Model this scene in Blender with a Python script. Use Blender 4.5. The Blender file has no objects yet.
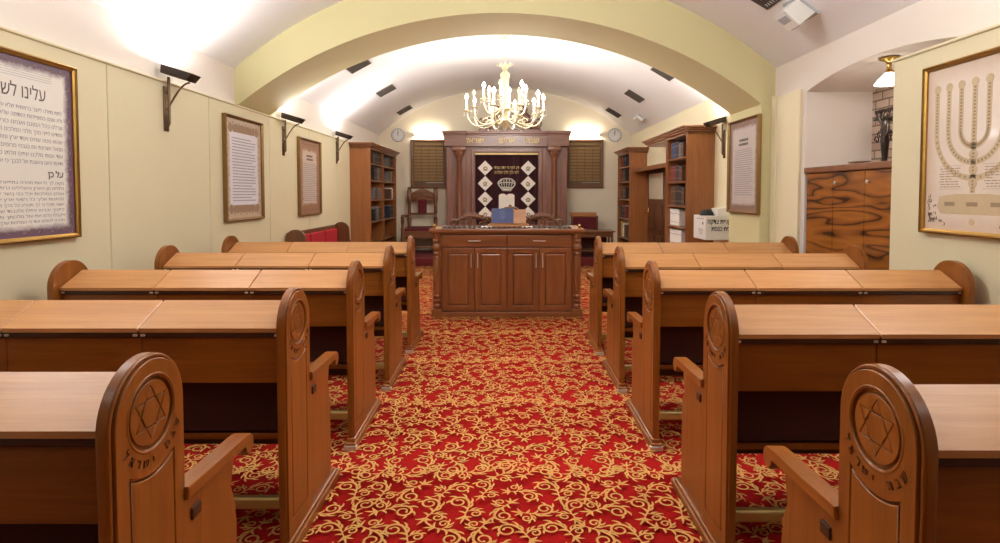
import bpy, bmesh, math, random
from math import pi, sin, cos, sqrt, atan2, radians
from mathutils import Vector, Matrix, Euler

random.seed(7)
sc = bpy.context.scene
COL = sc.collection

# ------------------------------------------------------------------ helpers
def srgb(r, g, b):
    f = lambda c: (c / 255 / 12.92) if c / 255 <= .04045 else ((c / 255 + .055) / 1.055) ** 2.4
    return (f(r), f(g), f(b), 1.0)

def tag(o, label=None, cat=None, group=None, kind=None):
    if label: o['label'] = label
    if cat: o['category'] = cat
    if group: o['group'] = group
    if kind: o['kind'] = kind
    return o

def empty(name, loc=(0, 0, 0), rot=(0, 0, 0), label=None, cat=None, group=None):
    o = bpy.data.objects.new(name, None)
    COL.objects.link(o)
    o.empty_display_size = .1
    o.location = loc
    o.rotation_euler = rot
    return tag(o, label, cat, group)

def copy_tree(o, parent=None):
    c = o.copy()
    COL.objects.link(c)
    c.parent = parent
    for ch in list(o.children):
        copy_tree(ch, c)
    return c

class MB:
    """collects shapes; build() links them as one mesh object"""
    def __init__(s):
        s.bm = bmesh.new()

    def _bev(s, vs, w, seg):
        if w > 0:
            es = set()
            for v in vs:
                es.update(v.link_edges)
            bmesh.ops.bevel(s.bm, geom=list(es), offset=w, segments=seg, affect='EDGES', profile=.5)

    def box(s, x0, x1, y0, y1, z0, z1, bev=0, seg=2, M=None):
        vs = [s.bm.verts.new((x, y, z)) for x in (x0, x1) for y in (y0, y1) for z in (z0, z1)]
        for f in ((0, 1, 3, 2), (4, 6, 7, 5), (0, 4, 5, 1), (2, 3, 7, 6), (0, 2, 6, 4), (1, 5, 7, 3)):
            s.bm.faces.new([vs[i] for i in f])
        if M is not None:
            for v in vs: v.co = M @ v.co
        s._bev(vs, bev, seg)
        return s

    def prism(s, poly, a0, a1, axis='x', bev=0, seg=2, M=None):
        """extrude a 2D polygon along an axis. axis x: poly=(y,z); y: (x,z); z: (x,y)"""
        def P(p, a):
            v = {'x': (a, p[0], p[1]), 'y': (p[0], a, p[1]), 'z': (p[0], p[1], a)}[axis]
            return M @ Vector(v) if M is not None else v
        A = [s.bm.verts.new(P(p, a0)) for p in poly]
        B = [s.bm.verts.new(P(p, a1)) for p in poly]
        n = len(poly)
        s.bm.faces.new(A)
        s.bm.faces.new(B[::-1])
        for i in range(n):
            s.bm.faces.new((A[i], A[(i + 1) % n], B[(i + 1) % n], B[i]))
        if bev > 0:
            es = []
            for L in (A, B):
                for i in range(n):
                    e = s.bm.edges.get((L[i], L[(i + 1) % n]))
                    if e: es.append(e)
            bmesh.ops.bevel(s.bm, geom=es, offset=bev, segments=seg, affect='EDGES', profile=.5)
        return s

    def lathe(s, prof, c=(0, 0, 0), n=20, axis='z', M=None):
        """prof: list of (r, h)"""
        rings = []
        for r, h in prof:
            ring = []
            for k in range(n):
                a = 2 * pi * k / n
                p = (r * cos(a), r * sin(a), h)
                if axis == 'x': p = (p[2], p[0], p[1])
                if axis == 'y': p = (p[1], p[2], p[0])
                v = Vector(p) + Vector(c)
                ring.append(s.bm.verts.new(M @ v if M is not None else v))
            rings.append(ring)
        for i in range(len(rings) - 1):
            for k in range(n):
                f = s.bm.faces.new((rings[i][k], rings[i][(k + 1) % n], rings[i + 1][(k + 1) % n], rings[i + 1][k]))
                f.smooth = True
        s.bm.faces.new(rings[0][::-1])
        s.bm.faces.new(rings[-1])
        return s

    def tube(s, pts, rad, n=8, flat=1.0):
        pts = [Vector(p) for p in pts]
        if not hasattr(rad, '__len__'): rad = [rad] * len(pts)
        rings = []
        up = None
        for i, p in enumerate(pts):
            t = (pts[min(i + 1, len(pts) - 1)] - pts[max(i - 1, 0)]).normalized()
            if up is None:
                up = Vector((0, 0, 1)) if abs(t.z) < .9 else Vector((1, 0, 0))
            u = (up - t * up.dot(t))
            if u.length < 1e-5: u = t.orthogonal()
            u.normalize()
            up = u
            w = t.cross(u)
            rings.append([s.bm.verts.new(p + (u * cos(2 * pi * k / n) + w * sin(2 * pi * k / n) * flat) * max(rad[i], 1e-4)) for k in range(n)])
        for i in range(len(rings) - 1):
            for k in range(n):
                f = s.bm.faces.new((rings[i][k], rings[i][(k + 1) % n], rings[i + 1][(k + 1) % n], rings[i + 1][k]))
                f.smooth = True
        s.bm.faces.new(rings[0][::-1])
        s.bm.faces.new(rings[-1])
        return s

    def ball(s, c, r, sx=1, sy=1, sz=1, u=14, v=9):
        prof = [(max(r * sin(pi * i / v), 1e-4), -r * cos(pi * i / v)) for i in range(v + 1)]
        M = Matrix.Translation(c) @ Matrix.Diagonal((sx, sy, sz, 1))
        return s.lathe(prof, n=u, M=M)

    def sheet(s, pts):
        s.bm.faces.new([s.bm.verts.new(p) for p in pts])
        return s

    def mesh(s, me, M=None):
        c = me.copy()
        if M is not None: c.transform(M)
        s.bm.from_mesh(c)
        bpy.data.meshes.remove(c)
        return s

    def build(s, name, mat, parent=None, recalc=True, kind=None, label=None):
        if recalc:
            bmesh.ops.recalc_face_normals(s.bm, faces=s.bm.faces[:])
        me = bpy.data.meshes.new(name)
        s.bm.to_mesh(me)
        s.bm.free()
        if any(p.use_smooth for p in me.polygons): me.set_sharp_from_angle(angle=radians(48))
        for m in (mat if isinstance(mat, (list, tuple)) else [mat]):
            me.materials.append(m)
        o = bpy.data.objects.new(name, me)
        COL.objects.link(o)
        if parent: o.parent = parent
        if kind: o['kind'] = kind
        if label: o['label'] = label
        return o

def curve_mesh(splines, depth, bev=0.0):
    """flat filled shape (first outlines, holes by even-odd) of the given half depth, in XY"""
    cu = bpy.data.curves.new('outline', 'CURVE')
    cu.dimensions = '2D'
    cu.fill_mode = 'BOTH'
    cu.extrude = depth
    cu.bevel_depth = bev
    cu.bevel_resolution = 1
    for pts in splines:
        sp = cu.splines.new('POLY')
        sp.points.add(len(pts) - 1)
        for p, q in zip(sp.points, pts): p.co = (q[0], q[1], 0, 1)
        sp.use_cyclic_u = True
    o = bpy.data.objects.new('outline', cu)
    COL.objects.link(o)
    dg = bpy.context.evaluated_depsgraph_get()
    me = bpy.data.meshes.new_from_object(o.evaluated_get(dg), depsgraph=dg)
    bpy.data.objects.remove(o)
    bpy.data.curves.remove(cu)
    return me

_tc = {}
def text_mesh(txt, size, depth=.0005, res=2, rtl=True, bold=0):
    """returns (mesh, width); text origin left baseline. Hebrew is laid out right to left"""
    key = (txt, size, depth, res, bold)
    if key in _tc: return _tc[key]
    cu = bpy.data.curves.new('writing', 'FONT')
    cu.body = txt[::-1] if rtl else txt
    cu.size = size
    cu.extrude = depth
    cu.resolution_u = res
    cu.offset = bold
    o = bpy.data.objects.new('writing', cu)
    COL.objects.link(o)
    dg = bpy.context.evaluated_depsgraph_get()
    me = bpy.data.meshes.new_from_object(o.evaluated_get(dg), depsgraph=dg)
    bpy.data.objects.remove(o)
    bpy.data.curves.remove(cu)
    xs = [v.co.x for v in me.vertices] or [0, 0]
    x0 = min(xs)
    for v in me.vertices: v.co.x -= x0
    _tc[key] = (me, max(xs) - x0)
    return _tc[key]

T = Matrix.Translation
def R(ax, d): return Matrix.Rotation(radians(d), 4, ax)

# ------------------------------------------------------------------ materials
def new_mat(name):
    m = bpy.data.materials.new(name)
    m.use_nodes = True
    nt = m.node_tree
    return m, nt, nt.nodes['Principled BSDF']

def plain(name, col, rough=.5, metal=0, emit=None, es=0, noise=.0, nscale=6, bump=0, spec=.5):
    m, nt, b = new_mat(name)
    b.inputs['Base Color'].default_value = col
    b.inputs['Roughness'].default_value = rough
    b.inputs['Metallic'].default_value = metal
    b.inputs['Specular IOR Level'].default_value = spec
    if emit:
        b.inputs['Emission Color'].default_value = emit
        b.inputs['Emission Strength'].default_value = es
    if noise or bump:
        tc = nt.nodes.new('ShaderNodeTexCoord')
        nz = nt.nodes.new('ShaderNodeTexNoise')
        nz.inputs['Scale'].default_value = nscale
        nz.inputs['Detail'].default_value = 5
        nt.links.new(tc.outputs['Object'], nz.inputs['Vector'])
        if noise:
            mx = nt.nodes.new('ShaderNodeMix'); mx.data_type = 'RGBA'
            mx.inputs['A'].default_value = tuple(c * (1 - noise) for c in col[:3]) + (1,)
            mx.inputs['B'].default_value = tuple(min(1, c * (1 + noise)) for c in col[:3]) + (1,)
            nt.links.new(nz.outputs['Fac'], mx.inputs['Factor'])
            nt.links.new(mx.outputs['Result'], b.inputs['Base Color'])
        if bump:
            bp = nt.nodes.new('ShaderNodeBump')
            bp.inputs['Strength'].default_value = bump
            bp.inputs['Distance'].default_value = .01
            nt.links.new(nz.outputs['Fac'], bp.inputs['Height'])
            nt.links.new(bp.outputs['Normal'], b.inputs['Normal'])
    return m

def wood(name, c1, c2, axis='z', rough=.32, scale=1.0, vary=.12, coat=.25, figure=0):
    m, nt, b = new_mat(name)
    N, L = nt.nodes, nt.links
    tc = N.new('ShaderNodeTexCoord')
    oi = N.new('ShaderNodeObjectInfo')
    mp = N.new('ShaderNodeMapping')
    s = [22 * scale] * 3
    s['xyz'.index(axis)] = 1.6 * scale
    mp.inputs['Scale'].default_value = s
    cmb = N.new('ShaderNodeVectorMath'); cmb.operation = 'SCALE'
    cmb.inputs[0].default_value = (13.1, 7.7, 5.3)
    L.new(oi.outputs['Random'], cmb.inputs['Scale'])
    L.new(tc.outputs['Object'], mp.inputs['Vector'])
    L.new(cmb.outputs['Vector'], mp.inputs['Location'])
    nz = N.new('ShaderNodeTexNoise')
    nz.inputs['Scale'].default_value = 1.0
    nz.inputs['Detail'].default_value = 6
    nz.inputs['Roughness'].default_value = .6
    nz.inputs['Distortion'].default_value = .6 + figure
    L.new(mp.outputs['Vector'], nz.inputs['Vector'])
    mp2 = N.new('ShaderNodeMapping')
    s2 = [120 * scale] * 3
    s2['xyz'.index(axis)] = 4 * scale
    mp2.inputs['Scale'].default_value = s2
    L.new(tc.outputs['Object'], mp2.inputs['Vector'])
    nz2 = N.new('ShaderNodeTexNoise')
    nz2.inputs['Detail'].default_value = 2
    nz2.inputs['Scale'].default_value = 1
    L.new(mp2.outputs['Vector'], nz2.inputs['Vector'])
    add = N.new('ShaderNodeMath'); add.operation = 'MULTIPLY_ADD'
    add.inputs[1].default_value = .3
    L.new(nz2.outputs['Fac'], add.inputs[0])
    L.new(nz.outputs['Fac'], add.inputs[2])
    rp = N.new('ShaderNodeValToRGB')
    rp.color_ramp.elements[0].position = .38
    rp.color_ramp.elements[0].color = c1
    rp.color_ramp.elements[1].position = .85
    rp.color_ramp.elements[1].color = c2
    L.new(add.outputs[0], rp.inputs['Fac'])
    hs = N.new('ShaderNodeHueSaturation')
    mr = N.new('ShaderNodeMapRange')
    mr.inputs['To Min'].default_value = 1 - vary
    mr.inputs['To Max'].default_value = 1 + vary
    L.new(oi.outputs['Random'], mr.inputs['Value'])
    L.new(mr.outputs[0], hs.inputs['Value'])
    L.new(rp.outputs['Color'], hs.inputs['Color'])
    L.new(hs.outputs['Color'], b.inputs['Base Color'])
    b.inputs['Roughness'].default_value = rough
    b.inputs['Coat Weight'].default_value = coat
    b.inputs['Coat Roughness'].default_value = .18
    bp = N.new('ShaderNodeBump')
    bp.inputs['Strength'].default_value = .06
    bp.inputs['Distance'].default_value = .004
    L.new(nz2.outputs['Fac'], bp.inputs['Height'])
    L.new(bp.outputs['Normal'], b.inputs['Normal'])
    return m

P1, P2 = srgb(118, 64, 16), srgb(150, 88, 30)
W = {
    'z': wood('pew_wood_upright', P1, P2, 'z'),
    'x': wood('pew_wood_across', P1, P2, 'x'),
    'y': wood('pew_wood_along', P1, P2, 'y'),
    'lid': wood('pew_lid_wood', srgb(172, 118, 66), srgb(198, 144, 90), 'x', rough=.38, coat=.15, vary=.07),
    'dark': wood('pew_dark_wood', srgb(50, 22, 13), srgb(70, 32, 18), 'x', rough=.5),
    'carve': wood('carved_letter_wood', srgb(74, 36, 14), srgb(96, 50, 20), 'z'),
    'desk': wood('desk_wood', srgb(112, 63, 32), srgb(142, 86, 48), 'z', scale=.8, vary=.06),
    'deskx': wood('desk_wood_across', srgb(112, 63, 32), srgb(142, 86, 48), 'x', vary=.06),
    'ark': wood('ark_wood', srgb(108, 72, 62), srgb(142, 100, 86), 'z', rough=.3, vary=.04),
    'arkx': wood('ark_wood_across', srgb(108, 72, 62), srgb(142, 100, 86), 'x', rough=.3, vary=.04),
    'column': wood('ark_column_wood', srgb(108, 66, 48), srgb(142, 94, 70), 'z', rough=.3, vary=.04),
    'case': wood('bookcase_wood', srgb(126, 74, 38), srgb(156, 98, 54), 'z', vary=.05),
    'casex': wood('bookcase_wood_across', srgb(112, 66, 36), srgb(142, 88, 50), 'x', vary=.05),
    'carved': wood('carved_dark_wood', srgb(92, 54, 32), srgb(128, 80, 50), 'x', rough=.4),
    'tan': wood('tan_wood', srgb(160, 108, 62), srgb(188, 132, 80), 'x'),
    'bench': wood('bench_wood', srgb(88, 52, 30), srgb(118, 74, 46), 'z'),
    'door': wood('door_wood', srgb(70, 40, 26), srgb(96, 58, 38), 'z'),
}
PLASTER = plain('white_plaster', srgb(232, 231, 232), .9, noise=.015, nscale=3)
UPPER = plain('pale_plaster_wall', srgb(228, 220, 212), .9, noise=.015, nscale=3)
CREAM = plain('cream_painted_boards', srgb(214, 205, 172), .65, noise=.02, nscale=4)
CREAM2 = plain('cream_panel_paint', srgb(232, 222, 190), .6)
BACKC = plain('back_wall_paint', srgb(232, 222, 200), .85, noise=.02, nscale=3)
GREEN = plain('pale_green_paint', srgb(214, 207, 160), .8, noise=.02, nscale=3)
BRASS = plain('polished_brass', srgb(206, 172, 96), .25, 1.0)
RAIL = plain('satin_brass', srgb(206, 182, 116), .42, .55)
GOLD = plain('gold_frame_paint', srgb(178, 140, 72), .35, .85, noise=.15, nscale=14)
BRONZEF = plain('bronze_frame_paint', srgb(138, 108, 66), .4, .7, noise=.15, nscale=14)
BRONZE = plain('bronze_plaque', srgb(100, 76, 52), .5, .2, noise=.2, nscale=20)
BRONZET = plain('bronze_tile', srgb(142, 112, 68), .45, .3, noise=.2, nscale=30)
STEEL = plain('brushed_steel', srgb(214, 208, 200), .35, .6)
IRON = plain('dark_iron', srgb(52, 42, 36), .45, .6)
PEWTER = plain('aged_brass_bracket', srgb(120, 100, 78), .4, .8)
VENT = plain('vent_grey', srgb(78, 72, 66), .6)
VENTD = plain('vent_dark', srgb(44, 40, 37), .7)
WHITE = plain('white_plastic', srgb(228, 228, 224), .4)
GREYP = plain('grey_plastic', srgb(176, 178, 182), .5)
BLACK = plain('black_cloth', srgb(28, 28, 30), .7)
INK = plain('dark_ink', srgb(92, 84, 80), .8)
INKP = plain('faded_ink', srgb(150, 145, 150), .8)
INKB = plain('black_ink', srgb(34, 34, 38), .7)
VELVET = plain('maroon_velvet', srgb(46, 2, 16), .9, noise=.25, nscale=9)
REDUP = plain('red_upholstery', srgb(166, 16, 34), .8, noise=.1, nscale=8)
DKRED = plain('dark_red_upholstery', srgb(92, 8, 22), .8, noise=.1, nscale=8)
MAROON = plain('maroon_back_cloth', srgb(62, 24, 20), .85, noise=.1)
CLOTH = plain('white_satin', srgb(232, 226, 216), .6, noise=.03)
EMB = plain('gold_embroidery', srgb(212, 186, 128), .5, .3)
SILVER = plain('silver_embroidery', srgb(188, 184, 172), .4, .5, noise=.2, nscale=40)
PAPER = plain('white_paper', srgb(238, 236, 230), .8)
BLUE = plain('blue_book_cloth', srgb(58, 72, 124), .5, noise=.08, nscale=20)
GREYST = plain('grey_carved_stone', srgb(168, 158, 156), .6, noise=.1, nscale=12)
IVORY = plain('ivory_gilt_metal', srgb(226, 214, 178), .3, .15)
CANDLE = plain('ivory_candle_tube', srgb(240, 232, 206), .4)
GLASSP = plain('pale_door_glass', srgb(206, 200, 176), .15)
BROCADE = plain('dark_brocade', srgb(70, 52, 46), .6, noise=.6, nscale=45)
BULB = plain('lit_bulb', (1, .95, .85, 1), .3, emit=(1, .92, .78, 1), es=22)
TUBE = plain('lit_tube', (1, .95, .85, 1), .3, emit=(1, .9, .7, 1), es=14)
SHADE = plain('lit_glass_shade', (1, .98, .92, 1), .3, emit=(1, .95, .85, 1), es=5)
HALO = plain('lit_halogen', (1, .97, .9, 1), .3, emit=(1, .93, .8, 1), es=10)
CRYSTAL = plain('clear_crystal', (1, 1, 1, 1), .03)
CRYSTAL.node_tree.nodes['Principled BSDF'].inputs['Transmission Weight'].default_value = .9
CLOCKF = plain('clock_face_grey', srgb(222, 224, 226), .35)

def brick_mat():
    m, nt, b = new_mat('old_brick')
    tc = nt.nodes.new('ShaderNodeTexCoord')
    mp = nt.nodes.new('ShaderNodeMapping')
    mp.inputs['Rotation'].default_value = (0, radians(90), radians(90))
    sx = nt.nodes.new('ShaderNodeSeparateXYZ'); cx = nt.nodes.new('ShaderNodeCombineXYZ')
    nt.links.new(tc.outputs['Object'], sx.inputs[0])
    nt.links.new(sx.outputs['Y'], cx.inputs['X']); nt.links.new(sx.outputs['Z'], cx.inputs['Y'])
    br = nt.nodes.new('ShaderNodeTexBrick')
    br.inputs['Color1'].default_value = srgb(176, 150, 132)
    br.inputs['Color2'].default_value = srgb(200, 178, 160)
    br.inputs['Mortar'].default_value = srgb(120, 104, 92)
    br.inputs['Scale'].default_value = 1
    br.inputs['Brick Width'].default_value = .19
    br.inputs['Row Height'].default_value = .08
    br.inputs['Mortar Size'].default_value = .008
    br.inputs['Mortar Smooth'].default_value = .3
    nt.links.new(cx.outputs[0], br.inputs['Vector'])
    nt.links.new(br.outputs['Color'], b.inputs['Base Color'])
    b.inputs['Roughness'].default_value = .9
    bp = nt.nodes.new('ShaderNodeBump'); bp.inputs['Strength'].default_value = .6; bp.inputs['Distance'].default_value = .02
    bp.invert = True
    nt.links.new(br.outputs['Fac'], bp.inputs['Height']); nt.links.new(bp.outputs['Normal'], b.inputs['Normal'])
    return m

def rosewood():
    """boldly figured veneer: long bands with dark veins"""
    m, nt, b = new_mat('figured_veneer')
    N, L = nt.nodes, nt.links
    tc = N.new('ShaderNodeTexCoord')
    mp = N.new('ShaderNodeMapping'); mp.inputs['Scale'].default_value = (.6, .55, 3.6)
    L.new(tc.outputs['Object'], mp.inputs['Vector'])
    nz = N.new('ShaderNodeTexNoise'); nz.inputs['Scale'].default_value = 1.1; nz.inputs['Detail'].default_value = 2.5; nz.inputs['Distortion'].default_value = .25
    L.new(mp.outputs['Vector'], nz.inputs['Vector'])
    mu = N.new('ShaderNodeMath'); mu.operation = 'MULTIPLY'; mu.inputs[1].default_value = 8
    L.new(nz.outputs['Fac'], mu.inputs[0])
    fr = N.new('ShaderNodeMath'); fr.operation = 'FRACT'
    L.new(mu.outputs[0], fr.inputs[0])
    rp = N.new('ShaderNodeValToRGB')
    e = rp.color_ramp.elements
    e[0].position = 0; e[0].color = srgb(44, 22, 8)
    e[1].position = 1; e[1].color = srgb(112, 62, 20)
    for p, c in ((.09, srgb(78, 40, 12)), (.16, srgb(140, 82, 26)), (.55, srgb(166, 102, 36)), (.85, srgb(136, 78, 26))):
        k = e.new(p); k.color = c
    L.new(fr.outputs[0], rp.inputs['Fac'])
    L.new(rp.outputs['Color'], b.inputs['Base Color'])
    b.inputs['Roughness'].default_value = .3
    b.inputs['Coat Weight'].default_value = .3
    return m
BRICK, ROSE = brick_mat(), rosewood()

def print_mat(name, w, h, paper, border, bw, soft=.02):
    """printed sheet: paper tone with a worn darker border of its own"""
    m, nt, b = new_mat(name)
    N, L = nt.nodes, nt.links
    tc = N.new('ShaderNodeTexCoord'); sp = N.new('ShaderNodeSeparateXYZ')
    L.new(tc.outputs['Object'], sp.inputs[0])
    def edge(out, half):
        a = N.new('ShaderNodeMath'); a.operation = 'ABSOLUTE'; L.new(sp.outputs[out], a.inputs[0])
        d = N.new('ShaderNodeMath'); d.operation = 'SUBTRACT'; d.inputs[0].default_value = half; L.new(a.outputs[0], d.inputs[1])
        return d
    mn = N.new('ShaderNodeMath'); mn.operation = 'MINIMUM'
    L.new(edge('X', w / 2).outputs[0], mn.inputs[0]); L.new(edge('Y', h / 2).outputs[0], mn.inputs[1])
    nz = N.new('ShaderNodeTexNoise'); nz.inputs['Scale'].default_value = 26; nz.inputs['Detail'].default_value = 6
    L.new(tc.outputs['Object'], nz.inputs['Vector'])
    ma = N.new('ShaderNodeMath'); ma.operation = 'MULTIPLY_ADD'; ma.inputs[1].default_value = -bw * .8
    L.new(nz.outputs['Fac'], ma.inputs[0]); L.new(mn.outputs[0], ma.inputs[2])
    mr = N.new('ShaderNodeMapRange'); mr.inputs['From Min'].default_value = bw * .6 - soft; mr.inputs['From Max'].default_value = bw * .6 + soft
    L.new(ma.outputs[0], mr.inputs['Value'])
    n2 = N.new('ShaderNodeTexNoise'); n2.inputs['Scale'].default_value = 5
    L.new(tc.outputs['Object'], n2.inputs['Vector'])
    mxp = N.new('ShaderNodeMix'); mxp.data_type = 'RGBA'
    mxp.inputs['A'].default_value = paper; mxp.inputs['B'].default_value = tuple(c * .86 for c in paper[:3]) + (1,)
    L.new(n2.outputs['Fac'], mxp.inputs['Factor'])
    mx = N.new('ShaderNodeMix'); mx.data_type = 'RGBA'
    mx.inputs['A'].default_value = border
    L.new(mxp.outputs['Result'], mx.inputs['B']); L.new(mr.outputs[0], mx.inputs['Factor'])
    L.new(mx.outputs['Result'], b.inputs['Base Color'])
    b.inputs['Roughness'].default_value = .5
    b.inputs['Coat Weight'].default_value = .35
    b.inputs['Coat Roughness'].default_value = .08
    return m

# ------------------------------------------------------------------ room shell
XL, XR = -2.95, 2.95          # upper walls
YB, YF = 13.2, -3.0
ZW, ZA = 2.87, 3.95           # springing and crown of the vault
RV = (2.95 ** 2 + (ZA - ZW) ** 2) / (2 * (ZA - ZW))
def vault_z(x): return ZA - RV + sqrt(RV * RV - x * x)

def carpet():
    """floor slab whose carpet carries gold acanthus scrolls, worked as a flat inlay in the same mesh"""
    import numpy as np
    V, Q = [], []
    rnd = random.Random(21)
    zc = [0.0006]
    def ribbon(pts, ws):
        n = len(pts)
        zc[0] += .0000025
        b = len(V)
        for i in range(n):
            a = pts[max(i - 1, 0)]; c = pts[min(i + 1, n - 1)]
            tx, ty = c[0] - a[0], c[1] - a[1]
            l = math.hypot(tx, ty) or 1
            nx, ny = -ty / l * ws[i], tx / l * ws[i]
            V.append((pts[i][0] - nx, pts[i][1] - ny, zc[0])); V.append((pts[i][0] + nx, pts[i][1] + ny, zc[0]))
        for i in range(n - 1):
            k = b + 2 * i
            Q.append((k, k + 2, k + 3, k + 1))
    def leaf(x, y, a, ln, wd, curl):
        pts, ws = [], []
        n = 6
        for i in range(n):
            t = i / (n - 1)
            pts.append((x, y)); ws.append(wd * (sin(pi * min(1, t * .8 + .2)) ** .9) + .0006)
            x += cos(a) * ln / (n - 1); y += sin(a) * ln / (n - 1); a += curl / (n - 1)
        ribbon(pts, ws)
    def volute(x, y, a, m, stem, k0, r0, r1, turns, w, leaves, s):
        """S stem of length stem bending by k0, then a spiral of radius r0 -> r1"""
        pts, ws, ang = [], [], []
        ns = 9
        for i in range(ns):
            t = i / ns
            pts.append((x, y)); ang.append(a); ws.append(w * (.45 + .75 * t))
            a += m * (k0 * (1 - t) + t / r0 * .6) * stem / ns
            x += cos(a) * stem / ns; y += sin(a) * stem / ns
        nt = int(15 * turns) + 4
        for i in range(nt + 1):
            t = i / nt
            rr_ = r0 + (r1 - r0) * t ** .8
            pts.append((x, y)); ang.append(a)
            ws.append(w * (1.2 - .55 * t) + (w * .55 if t > .93 else 0))
            da = 2 * pi * turns / nt
            a += m * da; x += cos(a) * rr_ * da; y += sin(a) * rr_ * da
        ribbon(pts, ws)
        for (i, side, da, ln, cu) in leaves:
            px, py = pts[i]
            leaf(px, py, ang[i] + m * side * da, ln * s, w * 1.0, -m * side * cu)
        return pts, ang
    def unit(x, y, a, s, m):
        pts, ang = volute(x, y, a, m, .15 * s, -7 / s, .047 * s, .015 * s, 1.35, .0057 * s,
            [(5, -1, .7, .055, 1.5), (7, -1, .75, .06, 1.5), (10, -1, .7, .055, 1.3), (13, -1, .8, .046, 1.2), (16, -1, .9, .036, 1.0), (4, 1, .6, .05, -1.2), (2, 1, .9, .04, -.8)], s)
        px, py = pts[3]
        volute(px, py, ang[3] - m * .9, -m, .05 * s, 5 / s, .027 * s, .009 * s, 1.15, .0048 * s,
            [(4, -1, .8, .042, 1.2), (8, -1, .8, .04, 1.1), (11, -1, .9, .03, 1.0)], s)
        x0, y0 = pts[0]
        a0 = ang[0] + pi
        for da, ln in ((-.75, .05), (-.2, .065), (.4, .055), (.95, .04)):
            leaf(x0 + .012 * cos(ang[0]), y0 + .012 * sin(ang[0]), a0 + da, s * ln, s * .0058, da * 1.1)
    n = 6
    occ = set()
    for j in range(n):
        for i in range(n):
            x = (i + .5 * (j % 2) + .4) / n + rnd.uniform(-.018, .018)
            y = (j + .5) / n + rnd.uniform(-.018, .018)
            m = 1 if (i + j) % 2 else -1
            s = rnd.uniform(.84, 1.0)
            k, kq, best = len(V), len(Q), None
            a0 = rnd.uniform(0, 6.28)
            for t in range(24):          # turn each sprig so that it fills the gap left by its neighbours
                a, mm = a0 + 2 * pi * (t // 2) / 12, (m if t % 2 else -m)
                unit(0, 0, a, s, mm)
                bx = [p[0] for p in V[k:]]; by = [p[1] for p in V[k:]]
                ox = x - (min(bx) + max(bx)) / 2; oy = y - (min(by) + max(by)) / 2
                pl = [(p[0] + ox, p[1] + oy, p[2]) for p in V[k:]]
                cells = {(int(p[0] % 1 * 90), int(p[1] % 1 * 90)) for p in pl}
                hit = len(cells & occ)
                if best is None or hit < best[0]: best = (hit, pl, Q[kq:], cells)
                del V[k:]; del Q[kq:]
            V += best[1]; Q += best[2]
            occ |= {(c[0] + dx, c[1] + dy) for c in best[3] for dx in (-1, 0, 1) for dy in (-1, 0, 1)}
    V = np.array(V); Q = np.array(Q)
    x0, x1, y0, y1 = XL - .1, 3.8, YF - .1, YB + .1
    SV = np.array([(x0, y0, -.1), (x1, y0, -.1), (x1, y1, -.1), (x0, y1, -.1), (x0, y0, 0), (x1, y0, 0), (x1, y1, 0), (x0, y1, 0)])
    SQ = np.array([(0, 3, 2, 1), (4, 5, 6, 7), (0, 1, 5, 4), (1, 2, 6, 5), (2, 3, 7, 6), (3, 0, 4, 7)])
    AV, AQ, off = [SV], [SQ], 8
    for ty in range(0, 13):
        for tx in range(-3, 3):
            v = V + (tx, ty, 0)
            c = v[Q[:, 0]]
            ok = (c[:, 0] > -2.93) & (c[:, 0] < 2.93) & (c[:, 1] < 13.1)
            AV.append(v); AQ.append(Q[ok] + off); off += len(v)
    AV = np.concatenate(AV); AQ = np.concatenate(AQ)
    me = bpy.data.meshes.new('floor')
    me.vertices.add(len(AV)); me.vertices.foreach_set('co', AV.astype(np.float32).ravel())
    me.loops.add(AQ.size); me.loops.foreach_set('vertex_index', AQ.astype(np.int32).ravel())
    me.polygons.add(len(AQ)); me.polygons.foreach_set('loop_start', np.arange(0, AQ.size, 4, dtype=np.int32))
    mi = np.ones(len(AQ), dtype=np.int32); mi[:6] = 0
    me.polygons.foreach_set('material_index', mi)
    me.update(calc_edges=True)
    red = plain('red_carpet', srgb(172, 28, 26), .95, noise=.12, nscale=60, bump=.2, spec=.1)
    gold = plain('gold_carpet_yarn', srgb(208, 156, 90), .95, noise=.1, nscale=60, bump=.2, spec=.1)
    me.materials.append(red); me.materials.append(gold)
    o = bpy.data.objects.new('floor', me)
    COL.objects.link(o)
    o['kind'] = 'structure'
carpet()

NICHE0, NICHE1 = 3.6, 5.56
def arch_pts(y0, y1, zs, rise, n=20):
    h = (y1 - y0) / 2; c = (y0 + y1) / 2
    r = (h * h + rise * rise) / (2 * rise)
    out = []
    a0 = math.asin(h / r)
    for i in range(n + 1):
        a = -a0 + 2 * a0 * i / n
        out.append((c + r * sin(a), zs + rise - r + r * cos(a)))
    return out
NA = arch_pts(NICHE0, NICHE1, 2.5, .11)

m = MB()   # left wall with board cladding
m.box(XL - .15, XL, YF, YB, 0, ZW + .03)
m.build('wall_left', UPPER, kind='structure')
m = MB()
ys = [YF, -1.5, -.1, 1.32, 2.73, 4.14, 5.55, 6.96, 8.37, 9.78, 11.19, YB]
for a, b in zip(ys[:-1], ys[1:]):
    m.box(XL - .01, -2.9, a + .003, b - .003, 0, 2.446, .004, 1)
m.build('wall_boards', CREAM, kind='structure')
MB().prism([(XL - .01, 2.445), (-2.895, 2.445), (-2.889, 2.451), (-2.889, 2.462), (-2.9, 2.468), (XL - .01, 2.468)], YF, YB, 'y').build('trim_1', CREAM, kind='structure')

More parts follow.
